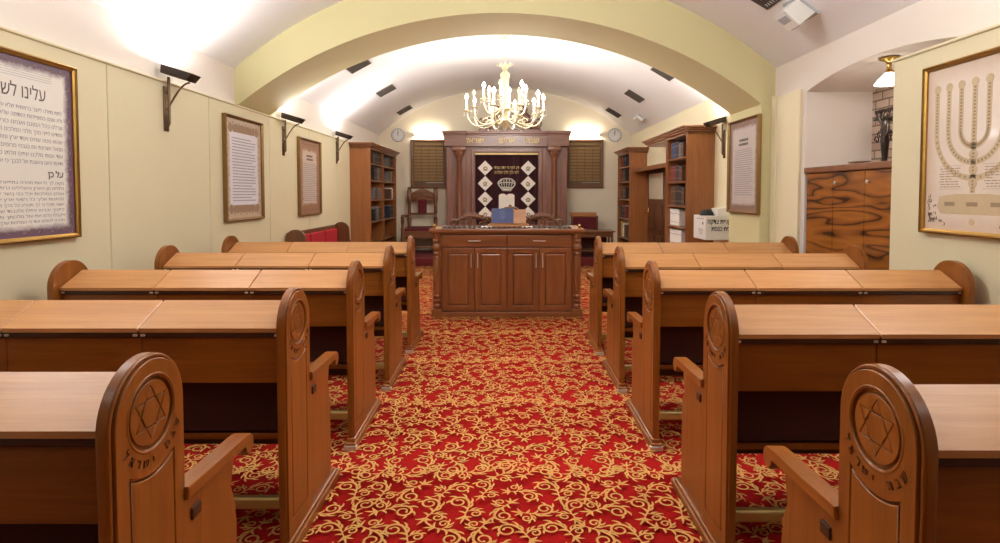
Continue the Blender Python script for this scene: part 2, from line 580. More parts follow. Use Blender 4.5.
m = MB()   # right wall: opening of the niche cut out under its arch
m.box(XR, XR + .15, YF, NICHE0, 0, ZW + .03)
m.box(XR, XR + .15, NICHE1, 7.0, 0, ZW + .03)
m.prism([(NICHE0, ZW + .03)] + NA + [(NICHE1, ZW + .03)], XR, XR + .15, 'x')
m.build('wall_right', UPPER, kind='structure')
MB().box(XR, XR + .15, 7.0, YB, 0, ZW + .03).build('wall_right', CREAM2, kind='structure')
m = MB()
for a, b in ((YF, -1.4), (-1.4, .42), (.42, 2.26), (2.26, 4.10)):
    m.box(2.8, XR + .01, a + .003, b - .003, 0, 2.446, .004, 1)
m.build('wall_boards', CREAM, kind='structure')
MB().prism([(XR + .01, 2.445), (2.795, 2.445), (2.789, 2.451), (2.789, 2.462), (2.8, 2.468), (XR + .01, 2.468)], YF, 4.11, 'y').build('trim_2', CREAM, kind='structure')
m = MB()   # niche shell
m.box(XR + .15, 3.72, NICHE1, NICHE1 + .1, 0, 2.75)
m.box(XR + .15, 3.72, NICHE0 - .1, NICHE0, 0, 2.75)
m.prism([(NICHE0 - .1, 2.8)] + [(NICHE0 - .1, 2.5)] + NA + [(NICHE1 + .1, 2.5), (NICHE1 + .1, 2.8)], XR + .14, 3.72, 'x')
m.build('wall_niche', UPPER, kind='structure')
MB().box(3.6, 3.72, NICHE0, NICHE1, 0, 2.62).build('wall_brick', BRICK, kind='structure')
m = MB()   # cream boards between niche and pilaster
m.box(2.925, XR + .005, 5.63, 6.19, 0, 2.54, .003, 1)
m.box(2.905, 2.93, 6.10, 6.19, 0, 2.56, .004, 1)
m.box(2.915, 2.93, 5.62, 5.68, 0, 2.54, .004, 1)
m.build('trim_3', CREAM2, kind='structure')

MB().box(XL - .15, XR + .15, YB, YB + .15, 0, 4.1).build('wall_back', BACKC, kind='structure')
MB().box(XL - .15, XR + .15, YF - .15, YF, 0, 4.1).build('wall_front', W['door'], kind='structure')  # unseen wall behind the camera, its tone kept dark to cut bounced light
xs = [-2.95 + 5.9 * i / 48 for i in range(49)]
MB().prism([(x, vault_z(x)) for x in xs] + [(3.15, ZW), (3.15, 4.15), (-3.15, 4.15), (-3.15, ZW)], YF, YB, 'y').build('ceiling', PLASTER, kind='structure')
for f in bpy.data.objects['ceiling'].data.polygons:
    if abs(f.normal.y) < .5 and f.center.z < ZA + .01 and abs(f.center.x) < 2.95: f.use_smooth = True
bpy.data.objects['ceiling'].data.set_sharp_from_angle(angle=radians(30))

# broad rib across the vault and its pilaster
hw, zs, rise = 2.86, 2.48, .985
rr = (hw * hw + rise * rise) / (2 * rise)
inner = []
for i in range(49):
    x = -hw + 2 * hw * i / 48
    inner.append((x - .05, zs + rise - rr + sqrt(rr * rr - x * x)))
outer = [(x, vault_z(x) + .02) for x in xs]
poly = [(XL, zs - .002)] + inner + [(XR, zs - .002)] + outer[::-1]
o = MB().prism(poly, 6.2, 7.05, 'y').build('arch_rib', GREEN, kind='structure')
for f in o.data.polygons:
    if abs(f.normal.y) < .5: f.use_smooth = True
o.data.set_sharp_from_angle(angle=radians(30))
MB().box(2.8, XR + .01, 6.2, 7.05, 0, zs, .006, 2).build('pilaster', GREEN, kind='structure')
# platform at the far end
MB().box(-2.4, 2.4, 11.55, YB, 0, .18, .01, 2).build('platform', plain('platform_carpet', srgb(96, 20, 20), .95), kind='structure')

# door in the right wall between the bookcases
d = MB().box(2.93, XR + .01, 10.36, 11.6, 0, 2.0, .004, 1).build('door_1', W['door'], kind='structure')
m = MB()
for y0, y1 in ((10.48, 10.92), (11.02, 11.46)):
    for z0, z1 in ((.15, .7), (.8, 1.3)):
        m.box(2.915, 2.935, y0, y1, z0, z1, .01, 2)
m.build('door_panel', W['door'], d)
MB().box(2.92, 2.935, 10.48, 11.46, 1.4, 1.9, .003, 1).build('glass_pane', GLASSP, d)
m = MB()
m.box(2.912, 2.932, 11.49, 11.53, .98, 1.22, .004, 1)
m.tube([(2.92, 11.51, 1.12), (2.87, 11.51, 1.12), (2.87, 11.4, 1.12)], .01)
m.build('door_handle', BRASS, d, label='brass door handle')

# ------------------------------------------------------------------ camera
cam = bpy.data.cameras.new('camera')
co = bpy.data.objects.new('camera', cam)
COL.objects.link(co)
cam.sensor_width = 36
cam.lens = 563.8 * 36 / 1000
co.location = (0, 0, 1.5)
co.rotation_euler = (pi / 2 - .0372, 0, 0)
cam.shift_x = -(505.1 - 500) / 1000
cam.shift_y = (214.9 - 271.5) / 1000
cam.clip_start = .05
sc.camera = co

# ------------------------------------------------------------------ pews
PW, PT, PH = .297, .036, 1.0985
INS = 'שבת ישראל'

def arch_outline(w, h, zb, n=24):
    r = w / 2
    return [(-r, zb)] + [(r * -cos(pi * i / n), h - r + r * sin(pi * i / n)) for i in range(n + 1)] + [(r, zb)]

def circle(cx, cy, r, n=40):
    return [(cx + r * cos(2 * pi * k / n), cy + r * sin(2 * pi * k / n)) for k in range(n)]

ZC, RC = .952, .091
def groove_panel(inset):
    """lower field: straight sides, concave top following the medallion ring"""
    hw = .092 - inset
    r = .152 + inset
    a0 = math.asin(hw / r)
    top = [(r * sin(-a0 + 2 * a0 * i / 14), ZC - r * cos(-a0 + 2 * a0 * i / 14)) for i in range(15)]
    return [(-hw, .14 + inset)] + top + [(hw, .14 + inset)]

FACE = curve_mesh([arch_outline(PW - .03, PH - .015, .07), circle(0, ZC, RC), groove_panel(0)], .006, .002)
FIELD = curve_mesh([groove_panel(.011)], .006, .003)
def star():
    rs = .069
    P = [(rs * sin(pi / 3 * k), ZC + rs * cos(pi / 3 * k)) for k in range(6)]
    ri = rs / sqrt(3)
    Q = [(ri * sin(pi / 3 * k + pi / 6), ZC + ri * cos(pi / 3 * k + pi / 6)) for k in range(6)]
    def inset(poly, d):
        n = len(poly)
        cx = sum(p[0] for p in poly) / n; cy = sum(p[1] for p in poly) / n
        rad = min(abs((poly[i][0] - cx) * (poly[(i + 1) % n][1] - poly[i][1]) - (poly[i][1] - cy) * (poly[(i + 1) % n][0] - poly[i][0])) / math.dist(poly[i], poly[(i + 1) % n]) for i in range(n))
        s = 1 - d / rad
        return [(cx + (p[0] - cx) * s, cy + (p[1] - cy) * s) for p in poly]
    out = []
    hexa = []
    for k in range(6):
        k2 = (k + 5) % 6
        out.append(inset([Q[k2], P[k], Q[k]], .0034))
        s = 1.06
        hexa += [(P[k][0] * s, ZC + (P[k][1] - ZC) * s), (Q[k][0] * 1.05, ZC + (Q[k][1] - ZC) * 1.05)]
    out.append(inset(Q, .0034))
    return [circle(0, ZC, RC - .013), hexa] + out
MEDAL = curve_mesh(star(), .004, .0015)

def make_pew(side):
    """side -1: left of the aisle, +1: right. Local origin on the floor under the middle of the tall end panel"""
    xo = -.886 if side < 0 else .8645      # outer face of aisle end
    s = side
    PL = 1.735 if s < 0 else 1.82
    root = empty('pew')
    X = lambda d: xo + s * d               # d metres away from the aisle
    def bx(m, d0, d1, y0, y1, z0, z1, bev=0, seg=2):
        a, b = sorted((X(d0), X(d1)))
        m.box(a, b, y0, y1, z0, z1, bev, seg)
    # poster-type frame: local x right, y up, z out of the aisle face
    F = T((xo, 0, 0)) @ (Euler((pi / 2, 0, pi / 2)) if s < 0 else Euler((pi / 2, 0, -pi / 2))).to_matrix().to_4x4()
    # aisle end
    m = MB()
    a, b = sorted((X(.012), X(PT)))
    m.prism(arch_outline(PW, PH, 0), a, b, 'x', .006, 2)
    m.mesh(FACE, F @ T((0, 0, -.008)))
    m.mesh(FIELD, F @ T((0, 0, -.009)))
    for rad, th in ((PW / 2 - .006, .005),):      # bead round the edge
        pts = [(-rad, .07)] + [(-rad * cos(pi * k / 24), PH - PW / 2 + rad * sin(pi * k / 24)) for k in range(25)] + [(rad, .07)]
        m.tube([F @ Vector((p[0], p[1], -.011)) for p in pts], th, 8)
    m.tube([F @ Vector((p[0], p[1], -.002)) for p in circle(0, ZC, RC + .004, 40) + [(RC + .004, ZC)]], .004, 8)
    m.build('end_panel', W['z'], root)
    MB().mesh(MEDAL, F @ T((0, 0, -.0085))).build('medallion', W['z'], root, label='round carved medallion with a six-pointed star')
    # letters on an arc under the ring
    m = MB()
    chars = [c for c in INS]
    span = 2.0
    for i, c in enumerate(chars):
        if c == ' ': continue
        t = i / (len(chars) - 1)
        a = span / 2 - span * t               # first letter at the right hand end
        me, w = text_mesh(c, .031, .0018)
        r = .122
        m.mesh(me, F @ T((r * sin(a), ZC - r * cos(a) , .0008)) @ R('Z', math.degrees(a)) @ T((-w / 2, -.008, 0)))
    m.build('inscription', W['carve'], root, label='row of carved Hebrew letters curving under the medallion')
    # wall end
    m = MB()
    a, b = sorted((X(PL), X(PL + .036)))
    m.prism(arch_outline(PW, PH, 0), a, b, 'x', .008, 2)
    m.build('end_panel', W['z'], root)
    # lower side panels with wavy front
    prof = [(.14, .05), (.44, .05), (.44, .42), (.425, .5), (.40, .55), (.415, .6), (.43, .645), (.14, .665)]
    for d in (.006, PL + .002):
        a, b = sorted((X(d), X(d + .028)))
        MB().prism(prof, a, b, 'x', .003, 1).build('side_panel', W['z'], root)
    # armrests with rolled tip
    for d in (-.012, PL - .006):
        a, b = sorted((X(d), X(d + .058)))
        ap = [(.13, .655), (.13, .692), (.3, .684), (.46, .682)]
        c = (.5, .645)
        ap += [(c[0] + .036 * sin(t), c[1] + .036 * cos(t)) for t in [radians(q) for q in (-10, 15, 40, 65, 90, 115, 140, 165, 190)]]
        ap += [(.478, .63), (.484, .645), (.474, .652)]
        MB().prism(ap, a, b, 'x', .005, 2).build('armrest', W['y'], root)
    # foot sledge with moulding
    for d in (-.016, PL - .015):
        m = MB()
        bx(m, d, d + .066, -PW / 2 - .02, .54, 0, .05, .012, 3)
        bx(m, d + .008, d + .058, -PW / 2 - .008, .5, .045, .07, .006, 2)
        m.build('foot', W['y'], root)
    MB().box(min(X(-.02), X(.054)), max(X(-.02), X(.054)), -PW / 2 - .024, -PW / 2 + .01, .002, .034, .006, 2).build('foot_cap', STEEL, root, label='metal cap on the foot')
    # number plate
    m = MB()
    bx(m, -.001, .01, .17, .215, .575, .61, .002, 1)
    m.build('number_plate', W['dark'], root)
    # sloping desk: three hinged lids over one box
    slope = [(-.108, .932), (-.108, .949), (.07, 1.032), (.07, 1.014)]
    e = [PT + .002, .62, 1.18, PL - .002] if s < 0 else [PT + .002, .61, 1.235, PL - .002]
    for i in range(3):
        m = MB()
        a, b = sorted((X(e[i] + .002), X(e[i + 1] - .002)))
        m.prism(slope, a, b, 'x', .003, 1)
        lid = m.build('desk_lid', W['lid'], root)
        for d in (e[i] + .016, e[i + 1] - .016):
            a, b = sorted((X(d - .009), X(d + .009)))
            MB().box(a, b, -.106, -.096, .914, .924, .002, 1).build('hinge', STEEL, lid, label='small silver hinge')
    m = MB()
    bx(m, PT, PL, -.100, -.06, .905, .938, .008, 3)
    m.build('desk_moulding', W['dark'], root, label='dark moulding under the lids')
    m = MB()
    e2 = e[:]
    for i in range(3):
        bx(m, e2[i] + .0015, e2[i + 1] - .0015, -.085, -.063, .715, .906, .002, 1)
    bx(m, PT, PL, -.066, .06, .715, .73)
    a, b = sorted((X(PT), X(PL)))
    m.prism([(-.07, .72), (-.07, .934), (.068, 1.016), (.068, .72)], a, b, 'x')
    m.build('desk_box', W['x'], root)
    m = MB()   # recessed back below the box and the seat back on the far side
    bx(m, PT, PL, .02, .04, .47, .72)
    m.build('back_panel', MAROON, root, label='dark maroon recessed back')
    m = MB()
    m.prism([(.066, .72), (.068, 1.02), (.085, 1.02), (.15, .45), (.13, .45)], a, b, 'x', .003, 1)
    m.build('backrest', W['x'], root)
    m = MB()
    bx(m, PT, PL, .04, .5, .42, .45, .006, 2)
    m.build('seat', W['x'], root)
    m = MB()
    bx(m, PT, PL, .2, .22, .33, .42)
    bx(m, .92, .95, .14, .44, .0, .42)
    m.build('seat_rail', W['dark'], root)
    m = MB()
    bx(m, PT, PL, .06, .10, .092, .146, .012, 3)
    m.build('foot_rail', RAIL, root, label='brass foot rail')
    return root

LEFT = [1.397, 2.40, 3.40, 4.40, 5.41]
RIGHT = [1.30, 2.30, 3.39, 4.35, 5.35]
LAB = {-1: ['nearest pew left of the aisle, its star medallion largest, cut off by the frame edge',
            'second nearest pew left of the aisle, its pale lids running out of frame',
            'third pew left of the aisle, its arched wall end under the largest framed text',
            'fourth pew left of the aisle, one row short of the farthest',
            'farthest pew left of the aisle, nearest the carved reading desk'],
       1: ['nearest pew right of the aisle, Hebrew carving under its large star medallion',
           'second nearest pew right of the aisle, its wide pale lids running out of frame',
           'third pew right of the aisle, its arched wall end under the menorah picture',
           'fourth pew right of the aisle, its wall end before the figured cabinet',
           'farthest pew right of the aisle, its wall end before the cream boards']}
for side, rows in ((-1, LEFT), (1, RIGHT)):
    proto = make_pew(side)
    for i, y in enumerate(rows):
        o = proto if i == 0 else copy_tree(proto)
        o.location = (0, y, 0)
        tag(o, LAB[side][i], 'pew', 'carved pews in rows either side of the aisle')

# ------------------------------------------------------------------ reading desk
def reading_desk():
    r = empty('reading_desk', (.022, 6.715, 0), label='large wooden reading desk with four doors at the end of the aisle', cat='desk')
    D = .72
    MB().box(-.80, .80, .04, D - .02, .08, 1.03).build('carcass', W['desk'], r)
    m = MB()
    m.box(-.90, .90, 0, D, 0, .085, .01, 2)
    m.box(-.905, -.78, -.014, .13, 0, .12, .008, 2); m.box(.78, .905, -.014, .13, 0, .12, .008, 2)
    m.build('plinth', W['deskx'], r)
    m = MB()
    m.box(-.93, .93, -.035, D + .02, 1.04, 1.085, .014, 3)
    m.box(-.905, .905, -.012, D, 1.022, 1.045, .006, 2)
    m.build('desktop', W['deskx'], r)
    for sx in (-1, 1):
        x = sx * .842
        m = MB()
        m.box(x - .045, x + .045, .02, .11, .12, 1.025)
        prof = [(.03, .12), (.046, .14), (.046, .17), (.03, .185), (.05, .21), (.05, .225), (.03, .24), (.046, .265), (.046, .28), (.028, .30),
                (.034, .33), (.042, .5), (.042, .6), (.034, .74), (.028, .76), (.046, .78), (.046, .79), (.03, .81), (.05, .84), (.052, .87), (.04, .9), (.03, .91), (.046, .93), (.046, .95), (.036, .96), (.046, 1.0), (.046, 1.025)]
        m.lathe(prof, (x, .03, 0), 18)
        m.build('corner_post', W['desk'], r)
    cols = [-.775, -.3875, 0, .3875, .775]
    for k in range(2):
        x0, x1 = cols[2 * k] + .004, cols[2 * k + 2] - .004
        dr = MB().box(x0, x1, .015, .045, .865, 1.005, .006, 2).build('drawer', W['deskx'], r)
        m = MB()
        xm = (x0 + x1) / 2
        m.tube([(xm - .075, -.012, .938), (xm + .075, -.012, .938)], .006)
        m.tube([(xm - .06, -.012, .938), (xm - .06, .018, .938)], .005, 6)
        m.tube([(xm + .06, -.012, .938), (xm + .06, .018, .938)], .005, 6)
        m.build('handle', STEEL, dr, label='steel bar handle')
    for k in range(4):
        x0, x1 = cols[k] + .004, cols[k + 1] - .004
        m = MB()
        z0, z1 = .095, .853
        f = .062
        m.box(x0, x0 + f, .015, .045, z0, z1, .005, 2); m.box(x1 - f, x1, .015, .045, z0, z1, .005, 2)
        m.box(x0 + f - .004, x1 - f + .004, .016, .045, z0, z0 + f, .005, 2); m.box(x0 + f - .004, x1 - f + .004, .016, .045, z1 - f, z1, .005, 2)
        dr = m.build('door', W['desk'], r)
        m = MB()
        pr = [(.0, .036), (.03, .022), (x1 - x0 - 2 * f - .03, .022), (x1 - x0 - 2 * f, .036)]
        m.box(x0 + f, x1 - f, .034, .042, z0 + f, z1 - f)
        m.box(x0 + f + .012, x1 - f - .012, .02, .04, z0 + f + .012, z1 - f - .012, .012, 2)
        m.build('raised_panel', W['desk'], dr)
        m = MB()
        xh = (x1 - .035) if k % 2 == 0 else (x0 + .035)
        m.tube([(xh, -.012, .62), (xh, -.012, .79)], .006)
        for z in (.64, .77): m.tube([(xh, -.012, z), (xh, .018, z)], .005, 6)
        m.build('handle', STEEL, dr, label='steel bar handle')
    # brocade top and carved gallery
    m = MB()
    m.box(-.78, .78, .02, D - .12, 1.084, 1.094, .003, 1)
    for k in range(26):
        x = -.75 + k * .06
        m.ball((x, .03, 1.097), .016, 1, .6, .8, 8, 5)
    m.build('brocade_cover', BROCADE, r, label='dark patterned cover on the desk top')
    for sx in (-1, 1):
        m = MB()
        m.lathe([(.02, 1.085), (.022, 1.093), (.011, 1.099), (.018, 1.108), (.021, 1.118), (.016, 1.13), (.005, 1.138)], (sx * .87, .04, 0), 14)
        m.build('finial', BRASS, r, label='brass finial at the desk corner')
    for sx in (-1, 1):
        m = MB()
        # carved scroll beast: arched back, volutes at both ends, leaf scales
        pts, rad = [], []
        for i in range(25):
            t = i / 24
            pts.append((sx * (.64 - .42 * t), .42, 1.115 + .105 * sin(pi * (t ** .75) * .9))); rad.append(.012 + .024 * sin(pi * min(1, .1 + t * .9)))
        m.tube(pts, rad, 10, .7)
        for (cx, cz, r0, turn, ph0, w0) in ((.235, 1.15, .062, 1, .9, .017), (.43, 1.135, .062, -1, 1.4, .016), (.16, 1.135, .036, -1, .4, .012), (.32, 1.125, .04, 1, 2.2, .012), (.67, 1.13, .046, -1, 2.4, .014), (.56, 1.12, .036, 1, .5, .012)):
            pp, rd = [], []
            for i in range(30):
                t = i / 29
                a = turn * (t * 3.0 * pi) + ph0
                rr_ = r0 * (1 - .85 * t)
                pp.append((sx * (cx + rr_ * cos(a)), .385 + .02 * t, cz + rr_ * sin(a))); rd.append(w0 * (1 - .45 * t))
            m.tube(pp, rd, 7)
        for q in range(13):
            t = .08 + q * .068
            p = pts[int(t * 24)]
            m.ball((p[0], .415, p[2] + .026), .017, 1.0, .7, 1.1 + .3 * (q % 2), 8, 5)
        m.box(min(sx * .14, sx * .72), max(sx * .14, sx * .72), .38, .46, 1.085, 1.105, .006, 2)
        m.build('carved_scroll', W['carved'], r, label='carved scrollwork beast along the back of the desk')
reading_desk()
Zd = 1.095

# book rest with the blue book
r = empty('book_rest', (.022, 6.95, Zd), label='tan wooden book rest behind the blue book on the reading desk', cat='book stand')
MB().box(-.23, .27, -.115, .12, 0, .03, .006, 2).build('base', W['tan'], r)
M = T((0, -.03, .03)) @ R('X', -24)
b = MB().box(-.19, .235, 0, .018, 0, .20, .004, 1, M=M).build('board', W['tan'], r)
m = MB()
for k in range(7):
    a = -1.2 + k * .4
    m.ball(M @ Vector((.022 + .1 * sin(a) + .02, .008, .195 + .032 * cos(a))), .017, 1, .6, 1, 8, 6)
m.ball(M @ Vector((.04, .008, .245)), .02, 1, .6, 1.2, 8, 6)
m.tube([M @ Vector((-.06, .008, .2)), M @ Vector((-.02, .008, .225)), M @ Vector((.04, .008, .232)), M @ Vector((.1, .008, .225)), M @ Vector((.14, .008, .2))], .015, 8)
m.build('carved_crest', W['carved'], r, label='carved darker crest')
MB().box(-.21, .255, -.11, -.09, .03, .05, .004, 1).build('ledge', W['tan'], r)
MB().prism([(.0, .03), (.1, .03), (.075, .18)], -.12, .16, 'x').build('prop', W['tan'], r)
r = empty('prayer_book', (.022, 6.95, Zd), label='blue covered prayer book leaning on the tan book rest', cat='book')
Mb = T((0, -.034, .034)) @ R('X', -24)
MB().box(-.175, .075, -.036, -.004, .002, .188, .003, 1, M=Mb).build('page_block', PAPER, r, label='white page edges')
m = MB()
m.box(-.18, .08, -.042, -.036, 0, .192, .002, 1, M=Mb); m.box(-.18, .08, -.005, -.0005, 0, .192, .001, 1, M=Mb); m.box(-.184, -.176, -.042, -.0005, 0, .192, .002, 1, M=Mb)
m.build('cover', BLUE, r)
m = MB()
for k in range(12):
    a = 2 * pi * k / 12
    m.ball(Mb @ Vector((-.05 + .035 * cos(a), -.0425, .135 + .028 * sin(a))), .008, 1, .25, 1, 6, 4)
m.ball(Mb @ Vector((-.05, -.0425, .135)), .016, 1, .2, 1, 8, 5)
for k in range(3): m.box(-.085 + .01 * k, -.015 - .01 * k, -.0432, -.0415, .085 - k * .014, .09 - k * .014, M=Mb)
m.build('cover_emblem', plain('dull_silver_foil', srgb(120, 128, 156), .5, .3), r, label='silver emblem on the blue cover')
for (x, y, rot, lab) in ((-.23, 6.84, 6, 'white paper slip on the reading desk left of the book rest'), (.27, 6.84, -8, 'white paper slip on the reading desk right of the book rest')):
    m = MB()
    Mx = T((x, y, Zd)) @ R('Z', rot)
    m.box(-.06, .06, -.05, .05, .000, .006, .001, 1, M=Mx)
    m.box(-.057, .063, -.046, .054, .006, .012, .001, 1, M=Mx)
    tag(m.build('paper_slip', PAPER), lab, 'paper', 'paper slips on the reading desk')

# ------------------------------------------------------------------ ark
def ark():
    A = .035
    r = empty('torah_ark', (A, 12.6, .18), label='tall wooden ark with two columns and a gilt lettered frieze on the back wall', cat='ark')
    Z = lambda z: z - .18
    m = MB()
    for sx in (-1, 1):
        a, b = sorted((sx * .705, sx * 1.34)); m.box(a, b, .05, .58, 0, Z(2.56))
        a, b = sorted((sx * .715, sx * .79)); m.box(a, b, .0, .06, 0, Z(2.44), .01, 2)
        a, b = sorted((sx * .80, sx * .9)); m.box(a, b, .03, .06, 0, Z(2.5), .008, 2)
        a, b = sorted((sx * 1.20, sx * 1.345)); m.box(a, b, .01, .06, 0, Z(2.55), .01, 2)
    m.box(-.715, .715, .05, .58, Z(2.40), Z(2.56)); m.box(-.79, .79, 0, .06, Z(2.43), Z(2.52), .01, 2)
    m.box(-.71, .71, .48, .58, 0, Z(2.41)); m.box(-.71, .71, .05, .5, 0, .12)
    m.build('ark_body', W['ark'], r)
    m = MB()
    m.box(-1.36, 1.36, -.06, .58, Z(2.55), Z(2.80), .006, 1)
    m.box(-.88, .88, -.045, .1, Z(2.58), Z(2.77), .005, 1)
    for sx in (-1, 1):
        a, b = sorted((sx * .9, sx * 1.38)); m.box(a, b, -.14, .1, Z(2.55), Z(2.80), .006, 1)
    m.build('frieze', W['arkx'], r)
    m = MB()
    for x0, x1, y0 in ((-1.40, 1.40, -.10), (-1.42, -.87, -.18), (.87, 1.42, -.18)):
        m.box(x0 + .02, x1 - .02, y0 + .02, .58, Z(2.795), Z(2.83), .01, 2)
        m.box(x0, x1, y0, .58, Z(2.828), Z(2.885), .012, 3)
    m.build('cornice', W['arkx'], r)
    for sx in (-1, 1):
        m = MB()
        x = sx * 1.055
        m.box(x - .13, x + .13, -.13, .1, 0, .3, .01, 2)
        m.lathe([(.11, .3), (.115, .34), (.08, .37), (.095, .41), (.07, .44), (.062, .5), (.06, 1.2), (.055, Z(2.24)), (.07, Z(2.26)), (.07, Z(2.28)), (.062, Z(2.29)), (.085, Z(2.36)), (.12, Z(2.44)), (.12, Z(2.46))], (x, -.01, 0), 24)
        m.box(x - .15, x + .15, -.13, .1, Z(2.455), Z(2.55), .012, 2)
        for k in range(8):
            a = 2 * pi * k / 8
            m.ball((x + .095 * cos(a), -.01 + .095 * sin(a), Z(2.40)), .03, .8, .8, 1.4, 8, 5)
        m.build('column', W['column'], r)
    MB().box(-.71, .71, .0, .045, Z(2.37), Z(2.415), .006, 2).build('curtain_rail', EMB, r, label='gold curtain rail')
    m = MB()
    for word, x in (('שבת', .72), ('אחים', .18), ('ישראל', -.50)):
        me, w = text_mesh(word, .165, .006, bold=.003)
        m.mesh(me, T((x - w, -.068, Z(2.63))) @ R('X', 90))
    m.build('frieze_lettering', EMB, r, label='gilt Hebrew letters on the frieze')
    # curtain
    def cy(x): return .12 + .010 * sin(x * 24) + .006 * sin(x * 57 + 1)
    bm = MB()
    n = 90
    P = [[bm.bm.verts.new((-.70 + 1.40 * i / n, cy(-.70 + 1.40 * i / n), z)) for i in range(n + 1)] for z in (Z(.35), Z(2.38))]
    Q = [[bm.bm.verts.new((-.70 + 1.40 * i / n, cy(-.70 + 1.40 * i / n) + .02, z)) for i in range(n + 1)] for z in (Z(.35), Z(2.38))]
    for i in range(n):
        for A_, f in ((P, 1), (Q, -1)):
            q = (A_[0][i], A_[0][i + 1], A_[1][i + 1], A_[1][i])
            bm.bm.faces.new(q if f > 0 else q[::-1]).smooth = True
        bm.bm.faces.new((P[0][i], Q[0][i], Q[0][i + 1], P[0][i + 1]))
        bm.bm.faces.new((P[1][i], P[1][i + 1], Q[1][i + 1], Q[1][i]))
    c = bm.build('curtain', VELVET, r)
    yq = .098
    for cx in (-.483, .483):
        for k, z in enumerate((2.08, 1.735, 1.386, 1.05)):
            s = .168
            m = MB()
            m.prism([(cx - s, Z(z)), (cx, Z(z) - s), (cx + s, Z(z)), (cx, Z(z) + s)], yq, yq + .012, 'y', .003, 1)
            dm = m.build('diamond_patch', CLOTH, c, label='white diamond patch')
            m = MB()
            pts = []
            for i in range(9):
                a = (k * 1.3 + cx) + i * .75
                m.ball((cx + .045 * cos(a) * (1 - i * .07), yq - .001, Z(z) - .01 + .04 * sin(a) * (1 - i * .05)), .014, 1.3, .2, .8, 6, 4)
            m.box(cx - .05, cx + .05, yq - .004, yq, Z(z) - .062, Z(z) - .05)
            m.build('emblem', PEWTER, dm, label='small embroidered emblem')
    m = MB()
    for txt, z, wd in (('דע לפני מי אתה עומד', 2.06, .56), ('לפני מלך מלכי המלכים', 1.955, .54)):
        me, w = text_mesh(txt, .10, .002)
        m.mesh(me, T((-wd / 2, yq, Z(z))) @ R('X', 90) @ Matrix.Diagonal((wd / w, 1, 1, 1)))
    m.build('curtain_lettering', EMB, c, label='two lines of gold Hebrew letters')
    m = MB()     # crown: band, bulging ribs, closed rounded top
    zc = Z(1.56)
    m.box(-.105, .105, yq - .008, yq + .01, zc, zc + .05, .004, 1)
    def rib(f, t):      # f -1..1 across, t 0..1 up
        return f * (.10 + .095 * sin(pi * min(1, t * 1.25) * .5) - .09 * max(0, t - .7) ** 1.5 / .164 * .6), zc + .045 + (.20 + .045 * sqrt(max(0, 1 - f * f))) * t
    for k in range(-3, 4):
        f = k / 3
        m.tube([(rib(f, i / 9)[0], yq, rib(f, i / 9)[1]) for i in range(10)], .009 if abs(k) < 3 else .016, 6)
        for t in (.45, .8):
            p = rib(f, t); m.ball((p[0], yq - .004, p[1]), .016, 1.1, .4, 1, 8, 5)
    for t in (.62, .98):
        m.tube([(rib(k / 8, t)[0], yq, rib(k / 8, t)[1]) for k in range(-8, 9)], .014, 6)
    m.tube([(rib(k / 8, .15)[0], yq, rib(k / 8, .15)[1]) for k in range(-8, 9)], .02, 6)
    m.build('crown', SILVER, c, label='silver embroidered crown')
    m = MB()     # tablets
    for sx in (-1, 1):
        x0 = sx * .088
        r_ = .088
        m.prism([(x0 - r_, Z(1.02))] + [(x0 - r_ * cos(pi * i / 12), Z(1.46) + r_ * .5 * sin(pi * i / 12)) for i in range(13)] + [(x0 + r_, Z(1.02))], yq - .004, yq + .01, 'y', .004, 1)
    t = m.build('tablets', CLOTH, c, label='white embroidered twin tablets')
    return r
ark()
def ark_crest():
    r = empty('carved_crest', (.11, 12.72, 2.885), label='carved crest with stone tablets standing on the ark behind the chandelier', cat='carving')
    MB().box(-.70, .70, -.09, .09, 0, .06, .012, 2).build('base', W['arkx'], r)
    for sx in (-1, 1):
        m = MB()
        m.prism([(sx * .1 - .09, .06)] + [(sx * .1 - .09 * cos(pi * i / 12), .42 + .09 * sin(pi * i / 12)) for i in range(13)] + [(sx * .1 + .09, .06)], -.03, .03, 'y', .01, 2)
        t = m.build('tablet', GREYST, r, label='pale grey tablet of the law')
        m = MB()
        for k in range(5):
            m.box(sx * .1 - .05, sx * .1 + .05, -.034, -.028, .14 + k * .065, .155 + k * .065)
        m.build('carved_lines', W['ark'], t)
        # rearing scroll beast
        m = MB()
        body = [(.64, .07), (.60, .14), (.53, .20), (.45, .26), (.38, .34), (.33, .42), (.30, .48)]
        m.tube([(sx * x, 0, z) for x, z in body], [.03, .05, .07, .075, .07, .055, .05], 10, .7)
        m.ball((sx * .285, -.01, .53), .06, 1, .8, 1, 12, 8)
        m.ball((sx * .235, -.015, .515), .032, 1.2, .8, .8, 10, 6)
        for k in range(9):
            a = k * .7
            m.ball((sx * (.31 + .06 * cos(a)), .0, .50 + .06 * sin(a)), .03, 1, 1, 1, 8, 5)
        m.tube([(sx * .40, -.03, .34), (sx * .30, -.035, .33), (sx * .22, -.035, .36)], [.035, .028, .022], 8)
        m.tube([(sx * .44, -.03, .26), (sx * .34, -.035, .22), (sx * .23, -.035, .24)], [.035, .028, .022], 8)
        m.tube([(sx * .54, -.02, .20), (sx * .46, -.03, .12), (sx * .40, -.03, .07)], [.06, .045, .03], 8)
        tail = []
        for i in range(20):
            t_ = i / 19
            a = -pi / 2 + t_ * 4.4
            tail.append((sx * (.62 + .07 * cos(a) * (1 - .5 * t_) + .02), 0, .2 + .1 * sin(a) * (1 - .5 * t_) + .05 * t_))
        m.tube(tail, .018, 7)
        for k in range(5):
            m.ball((sx * (.44 + k * .05), 0, .09), .045, 1, .8, .7, 8, 5)
        m.build('lion', W['arkx'], r, label='carved rampant lion beside the tablets')
ark_crest()

